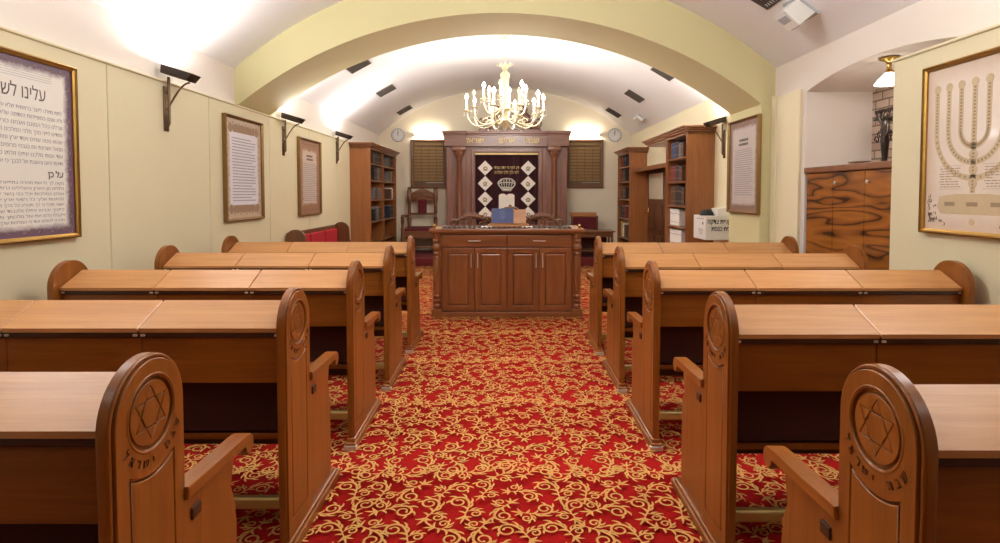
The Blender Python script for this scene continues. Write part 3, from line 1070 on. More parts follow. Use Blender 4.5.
# ------------------------------------------------------------------ memorial plaques, picture lights, clocks
for x0, x1, which in ((-2.19, -1.36, 'left'), (1.42, 2.28, 'right')):
    xm = (x0 + x1) / 2; w = x1 - x0
    r = empty('memorial_plaque', (xm, YB, 1.64), label='bronze memorial plaque with rows of name tiles on the back wall %s of the ark' % which, cat='plaque', group='memorial plaques beside the ark')
    MB().box(-w / 2, w / 2, -.05, 0, 0, 1.12, .006, 2).build('board', BRONZE, r)
    m = MB()
    for a in ((-w / 2, -w / 2 + .045), (w / 2 - .045, w / 2)): m.box(a[0], a[1], -.07, -.045, 0, 1.12, .008, 2)
    m.box(-w / 2, w / 2, -.07, -.045, 0, .045, .008, 2); m.box(-w / 2, w / 2, -.07, -.045, 1.075, 1.12, .008, 2)
    m.build('frame', W['carved'], r)
    m = MB()
    for j in range(11):
        for i in range(4):
            a = -w / 2 + .07 + i * (w - .14) / 4; z = .165 + j * .072
            m.box(a + .007, a + (w - .14) / 4 - .007, -.058, -.048, z, z + .052, .003, 1)
    m.box(-w / 2 + .08, w / 2 - .08, -.058, -.048, .985, 1.05, .003, 1)
    m.build('name_tiles', BRONZET, r, label='rows of small bronze name tiles')
    MB().box(-.06, w / 2 - .07, -.057, -.048, .118, .126).build('bright_strip', STEEL, r, label='thin bright metal strip')
    p = empty('picture_light', (xm, YB, 2.88), label='lit strip lamp on the back wall above the %s bronze plaque' % which, cat='lamp', group='strip lamps over the plaques')
    MB().box(-.3, .3, -.03, 0, -.03, .03, .004, 1).build('mount', WHITE, p)
    MB().tube([(-.33, -.075, 0), (.33, -.075, 0)], .014, 10).build('lamp_tube', TUBE, p, label='glowing white tube')
    m = MB()
    for s in (-1, 1): m.box(s * .33 - .012, s * .33 + .012, -.095, 0, -.022, .022, .004, 1)
    m.build('socket', WHITE, p)
    L = bpy.data.lights.new('strip_glow', 'AREA'); L.shape = 'RECTANGLE'; L.size = .62; L.size_y = .03; L.energy = 13; L.color = (1, .9, .72)
    lo = bpy.data.objects.new('strip_glow', L); COL.objects.link(lo); lo.parent = p
    lo.location = (0, -.10, .0); lo.rotation_euler = (radians(90), 0, 0)

for x, which in ((-2.49, 'left'), (2.55, 'right')):
    r = empty('wall_clock', (x, YB, 2.87), (pi / 2, 0, 0), label='round grey wall clock on the back wall above the %s bookcase' % which, cat='clock', group='round clocks high on the back wall')
    MB().lathe([(.155, 0), (.16, .015), (.155, .04), (.14, .045), (.138, .03), (.001, .03)], n=40).build('case', GREYP, r)
    MB().lathe([(.138, .028), (.138, .034), (.001, .034)], n=40).build('dial', CLOCKF, r)
    m = MB()
    for k in range(12):
        a = 2 * pi * k / 12
        m.box(-.004, .004, .105, .128, .033, .037, M=R('Z', math.degrees(a)))
    m.build('hour_marks', INK, r)
    m = MB()
    m.box(-.004, .004, -.015, .075, .037, .04, M=R('Z', 8)); m.build('hour_hand', INKB, r)
    MB().box(-.003, .003, -.02, .11, .041, .044, M=R('Z', -4)).build('minute_hand', INKB, r)

# ------------------------------------------------------------------ bookcases and books
BOOKM = {}
def bookm(name, c):
    if name not in BOOKM: BOOKM[name] = plain(name + '_book_cloth', c, .6, noise=.1, nscale=20)
    return BOOKM[name]
BC = {'brown': srgb(92, 60, 44), 'black': srgb(36, 32, 34), 'navy': srgb(36, 42, 62), 'maroon': srgb(110, 38, 40), 'grey': srgb(110, 106, 104),
      'cream': srgb(214, 200, 170), 'red': srgb(110, 44, 40), 'white': srgb(232, 230, 224), 'green': srgb(58, 74, 60), 'yellow': srgb(206, 164, 74), 'blue': srgb(52, 62, 98)}
ORD = ['first', 'second', 'third', 'fourth', 'fifth', 'sixth', 'seventh', 'eighth', 'ninth', 'tenth', 'eleventh', 'twelfth', 'thirteenth', 'fourteenth']

def bookcase(name, label, loc, rotz, w, depth, bays, shelves, h=2.36, corn=(0, 0), base=.1):
    """local: x along the wall, front at y=0 facing -y, back at y=depth"""
    r = empty(name, loc, (0, 0, rotz), label=label, cat='bookcase')
    t = .04
    for x in (0, w - t): MB().box(x, x + t, 0, depth, 0, h, .003, 1).build('side_panel', W['case'], r)
    MB().box(t, w - t, depth - .015, depth, 0, h).build('back_board', W['case'], r)
    m = MB()
    m.box(t, w - t, .012, depth - .015, 0, base); m.build('plinth', W['casex'], r)
    xs_ = [t + (w - 2 * t) * i / bays for i in range(bays + 1)]
    for x in xs_[1:-1]: MB().box(x - t / 2, x + t / 2, .004, depth - .015, base, h - .002, .003, 1).build('divider', W['case'], r)
    inner = []
    for i in range(bays):
        a = xs_[i] + (t / 2 if i else 0); b = xs_[i + 1] - (t / 2 if i < bays - 1 else 0)
        inner.append((a, b))
        for z in shelves + [base]:
            MB().box(a, b, .01, depth - .015, z, z + .03, .003, 1).build('shelf', W['casex'], r)
    m = MB()
    x0, x1 = -.0 - corn[0], w + corn[1]
    for o_, z0, z1 in ((.0, h - .02, h + .02), (.03, h + .018, h + .05), (.06, h + .048, h + .075), (.085, h + .073, h + .1)):
        m.box(x0 - (o_ if True else 0), x1 + o_, -.01 - o_, depth, z0, z1, .007, 2)
    m.build('cornice', W['casex'], r)
    m = MB()
    for x in (t / 2, w - t / 2):
        m.lathe([(.012, base), (.016, base + .05), (.012, base + .1), (.014, 1.2), (.012, h - .12), (.018, h - .08), (.014, h - .03)], (x, -.004, 0), 8)
    m.build('edge_moulding', W['case'], r)
    return r, inner

def to_world(loc, rotz, p):
    return Vector(loc) + Matrix.Rotation(rotz, 3, 'Z') @ Vector(p)

BPROTO = {}
def book(loc, rotz, x, y, z, th, h, d, col, label, group, lean=0):
    """thickness th along x, spine to the front (-y)"""
    key = (col, round(th, 3), round(h, 3), round(d, 3))
    if key not in BPROTO:
        r = empty('book')
        m = MB()
        m.box(0, th, 0, d, 0, h, min(.004, th * .2), 2)
        c = m.build('cover', bookm(col, BC[col]), r)
        MB().box(th * .15, th * .85, .004, d - .002, h, h + .0012).build('page_edge', PAPER, r)
        m = MB()
        m.box(th * .1, th * .9, -.001, .002, h * .72, h * .76); m.box(th * .1, th * .9, -.001, .002, h * .2, h * .23)
        m.build('spine_band', BRONZET if col not in ('white', 'cream') else INKP, r)
        BPROTO[key] = r
        o = r
    else:
        o = copy_tree(BPROTO[key])
    o.location = to_world(loc, rotz, (x, y, z))
    o.rotation_euler = (0, lean, rotz)
    tag(o, label, 'book', group)

def fill(loc, rotz, span, z, spec, where, near_min=True, y=.05):
    """spec list of (colour, thickness, height, count); near end first. Labels count from the near end"""
    a, b = span
    seq = []
    for col, th, h, n in spec:
        for k in range(n):
            seq.append((col, round(th * random.choice((.9, 1, 1.1)), 4), round(h * random.choice((.95, 1, 1)), 3)))
    x = a + .012 if near_min else b - .012
    for i, (col, th, h) in enumerate(seq):
        if near_min:
            if x + th > b - .01: break
            px = x; x += th + .0035
        else:
            if x - th < a + .01: break
            px = x - th; x -= th + .0035
        o = ORD[i] if i < len(ORD) else 'farther'
        book(loc, rotz, px, y, z + .0012, th, h, .2, col, '%s book, %s from the far end, %s' % (col, o, where), 'books in the ' + where.split(' of ')[-1])

# left case: near end at local x = 0
LOC, RZ = (-2.53, 10.55, 0), pi / 2
SH = [.52, .94, 1.36, 1.74, 2.06]
bc, inner = bookcase('bookcase', 'tall two-bay wooden bookcase against the left wall near the throne chair', LOC, RZ, 2.5, .37, 2, SH)
ZN = ['bottom', 'second', 'third', 'fourth', 'fifth', 'top']
zl = [.10] + SH
def spec_rand(rnd, n, hmax, cols):
    out = []
    while n > 0:
        k = min(n, rnd.choice((2, 3, 3, 4)))
        out.append((rnd.choice(cols), rnd.choice((.036, .044, .055)), min(hmax, rnd.choice((.23, .26, .3))), k)); n -= k
    return out
rnd = random.Random(5)
for bay, bn in ((0, 'near bay'), (1, 'far bay')):
    for k in (2, 3, 4, 5):
        if bay == 1 and k == 3:
            sp = [('cream', .05, .24, 2), ('white', .05, .26, 1), ('brown', .05, .22, 3)]
        elif bay == 1 and k == 4:
            sp = [('brown', .045, .22, 3), ('yellow', .04, .22, 1), ('grey', .05, .24, 2)]
        else:
            sp = spec_rand(rnd, 14 if bay == 0 else 9, .22 if k == 5 else .26, ['black', 'grey', 'brown', 'black', 'navy', 'green'])
        fill(LOC, RZ, inner[bay], zl[k] + .03, sp, '%s shelf, %s of left bookcase' % (ZN[k], bn), False)

# right cases: local x runs towards the camera, so near end is at x = w
LOCN, RZN = (2.57, 9.0, 0), -pi / 2
SHN = [.62, .93, 1.30, 1.68, 2.03]
SHN = [.66, .985, 1.30, 1.66, 2.01]
zn = [.10] + SHN
bc2, inn = bookcase('bookcase', 'tall wooden bookcase on the right with white binders, behind the donation box', LOCN, RZN, 1.04, .38, 1, SHN, corn=(1.2, 0))
m = MB()
m.prism([(-.001, 1.98), (-.001, 1.62), (-.05, 1.66), (-.09, 1.76), (-.16, 1.82), (-.2, 1.92), (-.24, 1.98)], .06, .1, 'y', .004, 1)
m.build('corbel', W['case'], bc2, label='carved corbel on the side of the bookcase')
wn = 'of right bookcase with white binders'
fill(LOCN, RZN, inn[0], zn[5] + .03, [('brown', .05, .24, 1), ('blue', .045, .25, 4), ('navy', .045, .25, 3), ('grey', .04, .22, 2), ('brown', .04, .22, 3)], 'top shelf ' + wn)
fill(LOCN, RZN, inn[0], zn[4] + .03, [('red', .045, .24, 4), ('maroon', .045, .24, 2), ('navy', .04, .25, 3), ('brown', .05, .22, 3)], 'fifth shelf ' + wn)
fill(LOCN, RZN, inn[0], zn[3] + .03, [('brown', .06, .28, 4), ('black', .06, .29, 5), ('brown', .05, .26, 2)], 'fourth shelf ' + wn)
fill(LOCN, RZN, inn[0], zn[2] + .03, [('white', .075, .25, 6)], 'third shelf ' + wn)
fill(LOCN, RZN, inn[0], zn[1] + .03, [('white', .075, .26, 7)], 'second shelf ' + wn)
LOCF, RZF = (2.58, 12.87, 0), -pi / 2
bc3, inf = bookcase('bookcase', 'narrower wooden bookcase in the far right corner beside the wooden door', LOCF, RZF, 1.22, .37, 1, SH)
wf = 'of far right corner bookcase'
for k in (2, 3, 4, 5):
    fill(LOCF, RZF, inf[0], zl[k] + .03, spec_rand(rnd, 12, .22 if k == 5 else .26, ['maroon', 'brown', 'navy', 'red', 'black']), '%s shelf %s' % (ZN[k], wf))
fill(LOCF, RZF, inf[0], zl[1] + .03, [('grey', .05, .3, 1), ('yellow', .08, .34, 2), ('white', .05, .3, 3), ('brown', .05, .28, 3)], 'second shelf ' + wf)

# bridging shelf over the door, with its pale panel
r = empty('wall_shelf', (2.76, 9.0, 1.98), label='wooden shelf bridging the two right bookcases above the door', cat='shelf')
MB().box(-.12, .19, .002, 2.64, 0, .035, .004, 1).build('board', W['casex'], r)
MB().box(.165, .19, .002, 2.64, .035, .36).build('panel', CREAM2, r, label='pale panel over the shelf')
m = MB()
m.box(-.12, -.1, .002, 2.64, -.04, .0, .004, 1)
m.build('front_rail', W['casex'], r)

# ------------------------------------------------------------------ bench on the left wall
def wall_bench():
    r = empty('wall_bench', (-2.9, 7.4, 0), label='brown wooden bench with red upholstered back along the left wall', cat='bench')
    def endp(y):
        m = MB()
        pts = [(.0, 0), (.0, .9)] + [(.135 - .135 * cos(pi * i / 16), .9 + .13 * sin(pi * i / 16)) for i in range(17)] + [(.27, .72), (.34, .66), (.5, .64), (.5, 0)]
        m.prism([(p[0] + .004, p[1]) for p in pts], y, y + .045, 'y', .006, 2)
        m.build('end_panel', W['bench'], r)
    endp(0); endp(2.06)
    MB().box(.006, .05, .045, 2.06, .42, .985, .008, 2).build('backrest', W['bench'], r)
    MB().box(.03, .48, .045, 2.06, .36, .41, .006, 2).build('seat', W['bench'], r)
    for k in range(3):
        y0 = .07 + k * .66
        MB().box(.05, .1, y0, y0 + .62, .50, .93, .02, 3).build('back_cushion', REDUP, r, label='red back cushion')
        MB().box(.08, .47, y0, y0 + .62, .41, .47, .02, 3).build('seat_cushion', REDUP, r, label='red seat cushion')
    m = MB(); m.box(.4, .43, .045, 2.06, .05, .36); m.build('front_rail', W['bench'], r)
wall_bench()

# ------------------------------------------------------------------ throne chair
def throne():
    r = empty('throne_chair', (-1.90, 12.55, .18), label='carved high-backed throne chair with dark red seat left of the ark', cat='chair')
    hw = .36
    for sx in (-1, 1):
        x = sx * (hw - .06)
        MB().lathe([(.03, 0), (.035, .1), (.025, .2), (.035, .5), (.03, .6), (.038, .75), (.024, .82), (.03, .9), (.026, 1.1), (.038, 1.18), (.038, 1.40), (.022, 1.42), (.036, 1.44), (.03, 1.47), (.01, 1.485)], (x, .42, 0), 12, M=T((x, .42, 0)) @ Matrix.Diagonal((1.35, 1.2, 1, 1)) @ T((-x, -.42, 0))).build('back_post', W['carved'], r)
        MB().lathe([(.03, 0), (.036, .08), (.024, .16), (.034, .3), (.03, .48), (.034, .52), (.022, .6), (.032, .72), (.026, .82)], (sx * hw, -.12, 0), 12, M=T((sx * hw, -.12, 0)) @ Matrix.Diagonal((1.3, 1.2, 1, 1)) @ T((-sx * hw, .12, 0))).build('front_leg', W['carved'], r)
        m = MB()
        pts = [(sx * hw, -.2, .79), (sx * hw, -.16, .83), (sx * hw, .0, .835), (sx * (hw - .02), .2, .82), (sx * (hw - .06), .42, .84)]
        m.tube(pts, [.03, .034, .028, .028, .026], 8)
        m.build('armrest', W['carved'], r)
        MB().box(sx * hw - .03, sx * hw + .03, -.12, .42, .34, .50).build('side_rail', W['carved'], r)
    m = MB()
    crest = [(-.27, 1.18), (-.27, 1.34), (-.2, 1.36), (-.1, 1.42), (0, 1.46), (.1, 1.42), (.2, 1.36), (.27, 1.34), (.27, 1.18), (.2, 1.16), (.1, 1.2), (0, 1.16), (-.1, 1.2), (-.2, 1.16)]
    m.prism(crest, .40, .44, 'y', .006, 2)
    for k in range(-4, 5): m.ball((k * .05, .395, 1.29 + .03 * cos(k * .9)), .028, 1, .4, 1, 8, 5)
    m.ball((0, .41, 1.47), .03, 1, .5, 1, 8, 6)
    m.build('crest_rail', W['carved'], r)
    MB().box(-.28, .28, .40, .44, .84, .89, .006, 2).build('cross_rail', W['carved'], r)
    MB().box(-.28, .28, .40, .44, .53, .58, .006, 2).build('lower_rail', W['carved'], r)
    MB().box(-.10, .10, .385, .43, .87, 1.19, .012, 2).build('back_pad', DKRED, r, label='dark red padded back panel')
    MB().box(-.34, .34, -.13, .41, .49, .56, .025, 3).build('seat_cushion', DKRED, r, label='dark red seat cushion')
    MB().box(-.36, .36, -.14, -.1, .34, .50, .006, 2).build('front_rail', W['carved'], r)
    MB().box(-.34, .34, -.10, .42, .40, .49).build('seat', W['carved'], r)
    m = MB()
    m.tube([(-hw, -.12, .14), (hw, -.12, .14)], .02, 8); m.tube([(-hw, -.12, .2), (-hw + .06, .42, .2)], .018, 8); m.tube([(hw, -.12, .2), (hw - .06, .42, .2)], .018, 8)
    m.build('stretcher', W['carved'], r)
throne()

def padded_chair():
    r = empty('padded_chair', (1.80, 12.45, .18), label='dark red padded chair with tan top rail right of the ark', cat='chair')
    for sx in (-1, 1):
        MB().box(sx * .28 - .025, sx * .28 + .025, .3, .35, 0, .83, .006, 2).build('back_leg', W['bench'], r)
        MB().box(sx * .28 - .025, sx * .28 + .025, -.15, -.1, 0, .43, .006, 2).build('front_leg', W['bench'], r)
    MB().box(-.33, .27, .28, .37, .80, .905, .02, 3).build('top_rail', W['tan'], r, label='tan wooden top rail')
    MB().box(-.255, .255, .29, .34, .52, .80, .015, 2).build('back_pad', DKRED, r, label='dark red back pad')
    MB().box(-.28, .28, -.16, .34, .40, .44).build('seat', W['bench'], r)
    MB().box(-.27, .27, -.15, .29, .44, .50, .02, 3).build('seat_cushion', DKRED, r, label='dark red seat cushion')
padded_chair()
def side_table():
    r = empty('side_table', (1.82, 11.68, .18), label='low dark wooden table with a lower shelf right of the reading desk', cat='table')
    MB().box(-.46, .46, -.05, .45, .525, .555, .006, 2).build('tabletop', W['bench'], r)
    for x in (-.42, .38):
        for y in (-.02, .38): MB().box(x, x + .045, y, y + .045, 0, .525, .004, 1).build('leg', W['bench'], r)
    MB().box(-.38, .38, -.01, .02, .42, .525).build('apron', W['bench'], r)
    MB().box(-.42, .42, 0, .4, .13, .155).build('lower_shelf', W['bench'], r)
    MB().box(-.36, .36, .36, .38, .15, .42).build('back_panel', MAROON, r)
side_table()

# ------------------------------------------------------------------ donation box and what lies on it
r = empty('donation_box', (2.775, 7.535, .9), label='white donation box with black Hebrew lettering on the right wall by the pilaster', cat='donation box')
MB().box(-.174, .17, -.234, .234, .0, .315, .006, 2).build('box_body', WHITE, r)
MB().box(.168, .1745, -.12, .12, .05, .25).build('wall_mount', STEEL, r)
m = MB()
for txt, z, x0 in (('קופת צדקה', .215, .15), ('בית כנסת', .12, .15)):
    me, w = text_mesh(txt, .082, .001, bold=.002)
    s = .30 / w if 'צ' in txt else .25 / w
    m.mesh(me, T((x0 - w * s, -.2355, z)) @ R('X', 90) @ Matrix.Diagonal((s, 1, 1, 1)))
m.build('lettering', INKB, r, label='two lines of black Hebrew letters')
m = MB()
m.lathe([(.018, -.1765), (.018, -.172)], (0, -.13, .215), 14, 'x')
m.build('lock', INKB, r, label='round black lock')
m = MB()
for k in range(4): m.box(-.1765, -.1745, -.14 + k * .015, .05 - k * .02, .13 - k * .02, .137 - k * .02)
m.box(-.1765, -.1745, -.16, .1, .27, .278)
m.build('side_marks', INKP, r)
m = MB()
m.lathe([(.001, .085), (.04, .08), (.07, .06), (.085, .03), (.09, 0)][::-1], n=22)
o = m.build('skullcap', BLACK); o.location = (2.665, 7.45, 1.2165)
tag(o, 'black skullcap lying on the white donation box', 'skullcap')
r = empty('cardboard_box', (2.85, 7.42, 1.2165), label='small white box on the donation box behind the skullcap', cat='box')
MB().box(-.09, .09, -.08, .1, 0, .085, .003, 1).build('box_body', PAPER, r)
MB().box(-.092, .092, -.083, .103, .083, .10, .003, 1, M=R('Y', -3)).build('lid', PAPER, r)

# ------------------------------------------------------------------ framed prints
ALEINU = ['לתת גדולה ליוצר בראשית שלא עשנו כגויי הארצות', 'ולא שמנו כמשפחות האדמה שלא שם חלקנו כהם', 'וגרלנו ככל המונם ואנחנו כורעים ומשתחוים', 'ומודים לפני מלך מלכי המלכים הקדוש ברוך הוא',
          'שהוא נוטה שמים ויסד ארץ ומושב יקרו בשמים', 'ממעל ושכינת עזו בגבהי מרומים הוא אלהינו אין', 'עוד אמת מלכנו אפס זולתו ככתוב בתורתו', 'וידעת היום והשבת אל לבבך כי אין עוד']
ALEINU2 = ['נקוה לך לראות מהרה בתפארת עזך להעביר', 'גלולים מן הארץ והאלילים כרות יכרתון לתקן', 'עולם במלכות וכל בני בשר יקראו בשמך', 'להפנות אליך כל רשעי ארץ יכירו וידעו כל',
           'יושבי תבל כי לך תכרע כל ברך תשבע כל לשון', 'לפניך יכרעו ויפלו ולכבוד שמך יקר יתנו', 'ויקבלו כלם את עול מלכותך ותמלוך עליהם', 'מהרה לעולם ועד כי המלכות שלך היא']
def framed(name, label, loc, rot, w, h, fmat, pmat_args, draw, fw=.03):
    """local: x right, y up, z out of the wall; centre of the picture at the origin"""
    r = empty(name, loc, rot, label=label, cat='picture', group='framed prints on the side walls')
    m = MB()
    prof = [(0, 0), (0, .042), (fw * .3, .048), (fw * .55, .036), (fw, .03), (fw, 0)]
    for k, (l, off) in enumerate(((w, h / 2), (h, w / 2), (w, h / 2), (h, w / 2))):
        Mk = R('Z', 90 * k)
        vs = []
        for e in (-1, 1):
            ring = []
            for d, z in prof:
                ring.append(m.bm.verts.new(Mk @ Vector((e * (l / 2 - d), -(off - d), z))))
            vs.append(ring)
        n = len(prof)
        for i in range(n):
            m.bm.faces.new((vs[0][i], vs[0][(i + 1) % n], vs[1][(i + 1) % n], vs[1][i]))
    m.build('frame', fmat, r)
    pw, ph = w - 2 * fw, h - 2 * fw
    p = MB().box(-pw / 2 - .002, pw / 2 + .002, -ph / 2 - .002, ph / 2 + .002, .008, .018).build('printed_sheet', print_mat(name + '_print', pw, ph, *pmat_args), r)
    draw(r, pw, ph)
    return r
ZT = .0183
def word_rows(m, x0, x1, y0, y1, n, rnd, th=.38, gap=.35):
    dy = (y1 - y0) / n
    for j in range(n):
        x = x0 + (rnd.random() * .02)
        yb = y1 - (j + .6) * dy
        end = x1 - rnd.random() * .03 * (1 if j % 4 else 4)
        while x < end:
            l = rnd.uniform(.016, .045)
            m.box(x, min(x + l, end), yb, yb + dy * th, ZT, ZT + .0006)
            x += l + .007
def ornament(m, pw, ph, rnd, n=60, inset=.035, r0=.012):
    per = 2 * (pw + ph)
    for i in range(n):
        t = (i + .5) / n * per
        if t < pw: x, y, a = -pw / 2 + t, -ph / 2 + inset, 0
        elif t < pw + ph: x, y, a = pw / 2 - inset, -ph / 2 + t - pw, pi / 2
        elif t < 2 * pw + ph: x, y, a = pw / 2 - (t - pw - ph), ph / 2 - inset, pi
        else: x, y, a = -pw / 2 + inset, ph / 2 - (t - 2 * pw - ph), -pi / 2
        sgn = 1 if i % 2 else -1
        pts = []
        for k in range(9):
            q = k / 8 * 4.6 * sgn
            rr_ = r0 * (1 - .75 * k / 8)
            pts.append((x + rr_ * cos(q + a), y + rr_ * sin(q + a) * 1.1, ZT + .0002))
        m.tube(pts, .0022, 4, .3)
def draw_aleinu(r, pw, ph):
    m = MB()
    me, w = text_mesh('עלינו לשבח', .115, .0004)
    s = .42 / w
    m.mesh(me, T((-.21, ph / 2 - .235, ZT)) @ Matrix.Diagonal((s, 1, 1, 1)))
    me, w = text_mesh('על כן', .055, .0004, bold=.0015)
    m.mesh(me, T((pw / 2 - .085 - w, -.17, ZT)))
    m.build('title_lettering', INK, r, label='large dark Hebrew title letters')
    m = MB()
    tw = pw - .17
    def block(lines, ytop, dy, size):
        for i, t in enumerate(lines):
            me, w = text_mesh(t, size, .0003, 1)
            q = tw * (1 if i < len(lines) - 1 else .8)
            s = q / w
            m.mesh(me, T((pw / 2 - .085 - q, ytop - i * dy, ZT)) @ Matrix.Diagonal((s, 1, 1, 1)))
    block(ALEINU, ph / 2 - .305, .046, .036)
    block(ALEINU2, -.215, .034, .027)
    for k in range(4): m.box(-pw / 2 + .12, pw / 2 - .16, ph / 2 - .115 + k * .014, ph / 2 - .113 + k * .014, ZT, ZT + .0005)
    m.build('text_lines', INKP, r, label='rows of small Hebrew text')
    m = MB(); ornament(m, pw, ph, random.Random(3), 74, .035, .016)
    m.build('border_ornament', EMB, r, label='pale scrollwork in the purple border')
PURP = srgb(106, 82, 104)
RZL = (pi / 2, 0, pi / 2); RZR = (pi / 2, 0, -pi / 2)
framed('framed_print', 'largest framed Hebrew text in gold frame with purple border on the left wall', (-2.9, 3.35, 1.775), RZL, .90, 1.13, GOLD, (srgb(232, 228, 220), PURP, .055), draw_aleinu)
def draw_text(seed, title, n, corner):
    def f(r, pw, ph):
        rnd = random.Random(seed)
        m = MB()
        word_rows(m, -pw / 2 + .135, pw / 2 - .135, -ph / 2 + .17, ph / 2 - (.32 if title else .19), n, rnd)
        m.build('text_lines', INKP, r, label='rows of small printed text')
        if title:
            m = MB(); word_rows(m, -.14, .14, ph / 2 - .3, ph / 2 - .2, 2, rnd, .55)
            m.build('title_lettering', INK, r)
        m = MB()
        ornament(m, pw, ph, rnd, 54, .05, .017)
        if corner:
            for sy in (-1, 1):
                y = sy * (ph / 2 - .1)
                m.prism([(-pw / 2 + .16, y - .04), (pw / 2 - .16, y - .04), (pw / 2 - .16, y + .04), (-pw / 2 + .16, y + .04)], ZT - .002, ZT + .0002, 'z')
                for sx in (-1, 1): m.lathe([(.05, ZT - .002), (.05, ZT + .0003)], (sx * (pw / 2 - .11), y, 0), 16)
        m.build('border_ornament', plain('brown_ornament_ink', srgb(150, 122, 96), .7), r)
    return f
framed('framed_print', 'second framed text from the camera on the left wall, near the rib arch', (-2.9, 6.25, 1.77), RZL, .90, 1.12, BRONZEF, (srgb(224, 220, 230), srgb(186, 164, 140), .085), draw_text(8, False, 22, True))
framed('framed_print', 'smaller-looking framed text on the left wall above the red bench', (-2.9, 8.34, 1.745), RZL, .92, 1.11, BRONZEF, (srgb(205, 186, 172), srgb(150, 112, 88), .14), draw_text(9, True, 20, False))
framed('framed_print', 'framed text with brown corners hung on the right green pilaster', (2.8, 6.6, 1.825), RZR, .84, 1.1, BRONZEF, (srgb(204, 192, 188), srgb(140, 110, 94), .075), draw_text(10, True, 22, False))
def draw_menorah(r, pw, ph):
    tan = plain('menorah_tan_ink', srgb(192, 172, 138), .6, noise=.12, nscale=30)
    m = MB()
    zt = .36; zb = -.28
    def band(pts, w, z=ZT):
        for i in range(len(pts) - 1):
            a, b = Vector(pts[i]), Vector(pts[i + 1])
            d = (b - a).normalized(); nn = Vector((-d.y, d.x)) * w
            q = [a + nn, a - nn, b - nn, b + nn]
            m.prism([(p.x, p.y) for p in q], z - .001, z + .0004, 'z')
    band([(0, zt), (0, zb)], .019)
    centers = []
    for rad in (.10, .195, .29):
        cy_ = .10
        pts = [(-rad, zt)] + [(-rad * cos(pi * k / 24), cy_ - rad * sin(pi * k / 24)) for k in range(25)] + [(rad, zt)]
        band(pts, .018)
        centers.append(pts)
    for x in (-.29, -.195, -.1, 0, .1, .195, .29):
        m.lathe([(.028, ZT - .001), (.028, ZT + .0006)], (x, zt + .02, 0), 10)
    for z in (-.05, -.14, -.22): m.lathe([(.032, ZT - .001), (.032, ZT + .0007)], (0, z, 0), 12)
    m.prism([(-.24, -.41), (-.27, -.37), (-.25, -.30), (-.12, -.285), (.12, -.285), (.25, -.30), (.27, -.37), (.24, -.41)], ZT - .001, ZT + .0004, 'z')
    m.lathe([(.022, ZT - .001), (.022, ZT + .0006)], (0, -.455, 0), 6)
    mm = m.build('menorah_drawing', tan, r, label='seven-branched lampstand drawn in tan')
    m = MB()
    for pts in centers + [[(0, zt), (0, zb)]]:
        # little letter marks running along the branches
        P_ = [Vector(p) for p in pts]
        acc = 0
        for i in range(len(P_) - 1):
            a, b = P_[i], P_[i + 1]
            l = (b - a).length; d = (b - a) / l
            k = max(1, int(l / .02))
            for q in range(k):
                c = a + d * (q + .5) * l / k
                Mx = T((c.x, c.y, ZT)) @ R('Z', math.degrees(atan2(d.y, d.x)))
                m.box(-.0055, .0055, -.007, .007, 0, .0009, M=Mx)
    for x in (-.17, 0, .17): m.box(x - .04, x + .04, -.36, -.335, ZT, ZT + .0009)
    rnd = random.Random(4)
    for sx in (-1, 1):
        word_rows(m, sx * .17 - .09, sx * .17 + .09, -.25, -.12, 8, rnd, .3)
        m.box(sx * .17 - .1, sx * .17 + .1, -.256, -.2545, ZT, ZT + .0006); m.box(sx * .17 - .1, sx * .17 + .1, -.112, -.1105, ZT, ZT + .0006)
    m.build('small_lettering', plain('brown_ink', srgb(150, 130, 104), .7), r, label='tiny letters along the branches and in two text blocks')
    m = MB()
    rnd = random.Random(6)
    for sx in (-1, 1):
        for i in range(26):
            t = rnd.random(); x = pw / 2 - .03 - t * .16 * rnd.random(); y = -ph / 2 + .03 + (1 - t) * .2 * rnd.random()
            pts = [(sx * (x + .016 * (1 - k / 9) * cos(k * .6 + i)), y + .016 * (1 - k / 9) * sin(k * .6 + i), ZT) for k in range(9)]
            m.tube(pts, .003, 4, .3)
    m.build('corner_scrolls', plain('dark_brown_ink', srgb(112, 84, 66), .7), r, label='dark brown scrolls in the lower corners')
framed('framed_print', 'gold framed menorah print on the right wall', (2.8, 3.36, 1.785), RZR, .80, 1.08, GOLD, (srgb(222, 208, 194), srgb(206, 186, 168), .07, .04), draw_menorah)

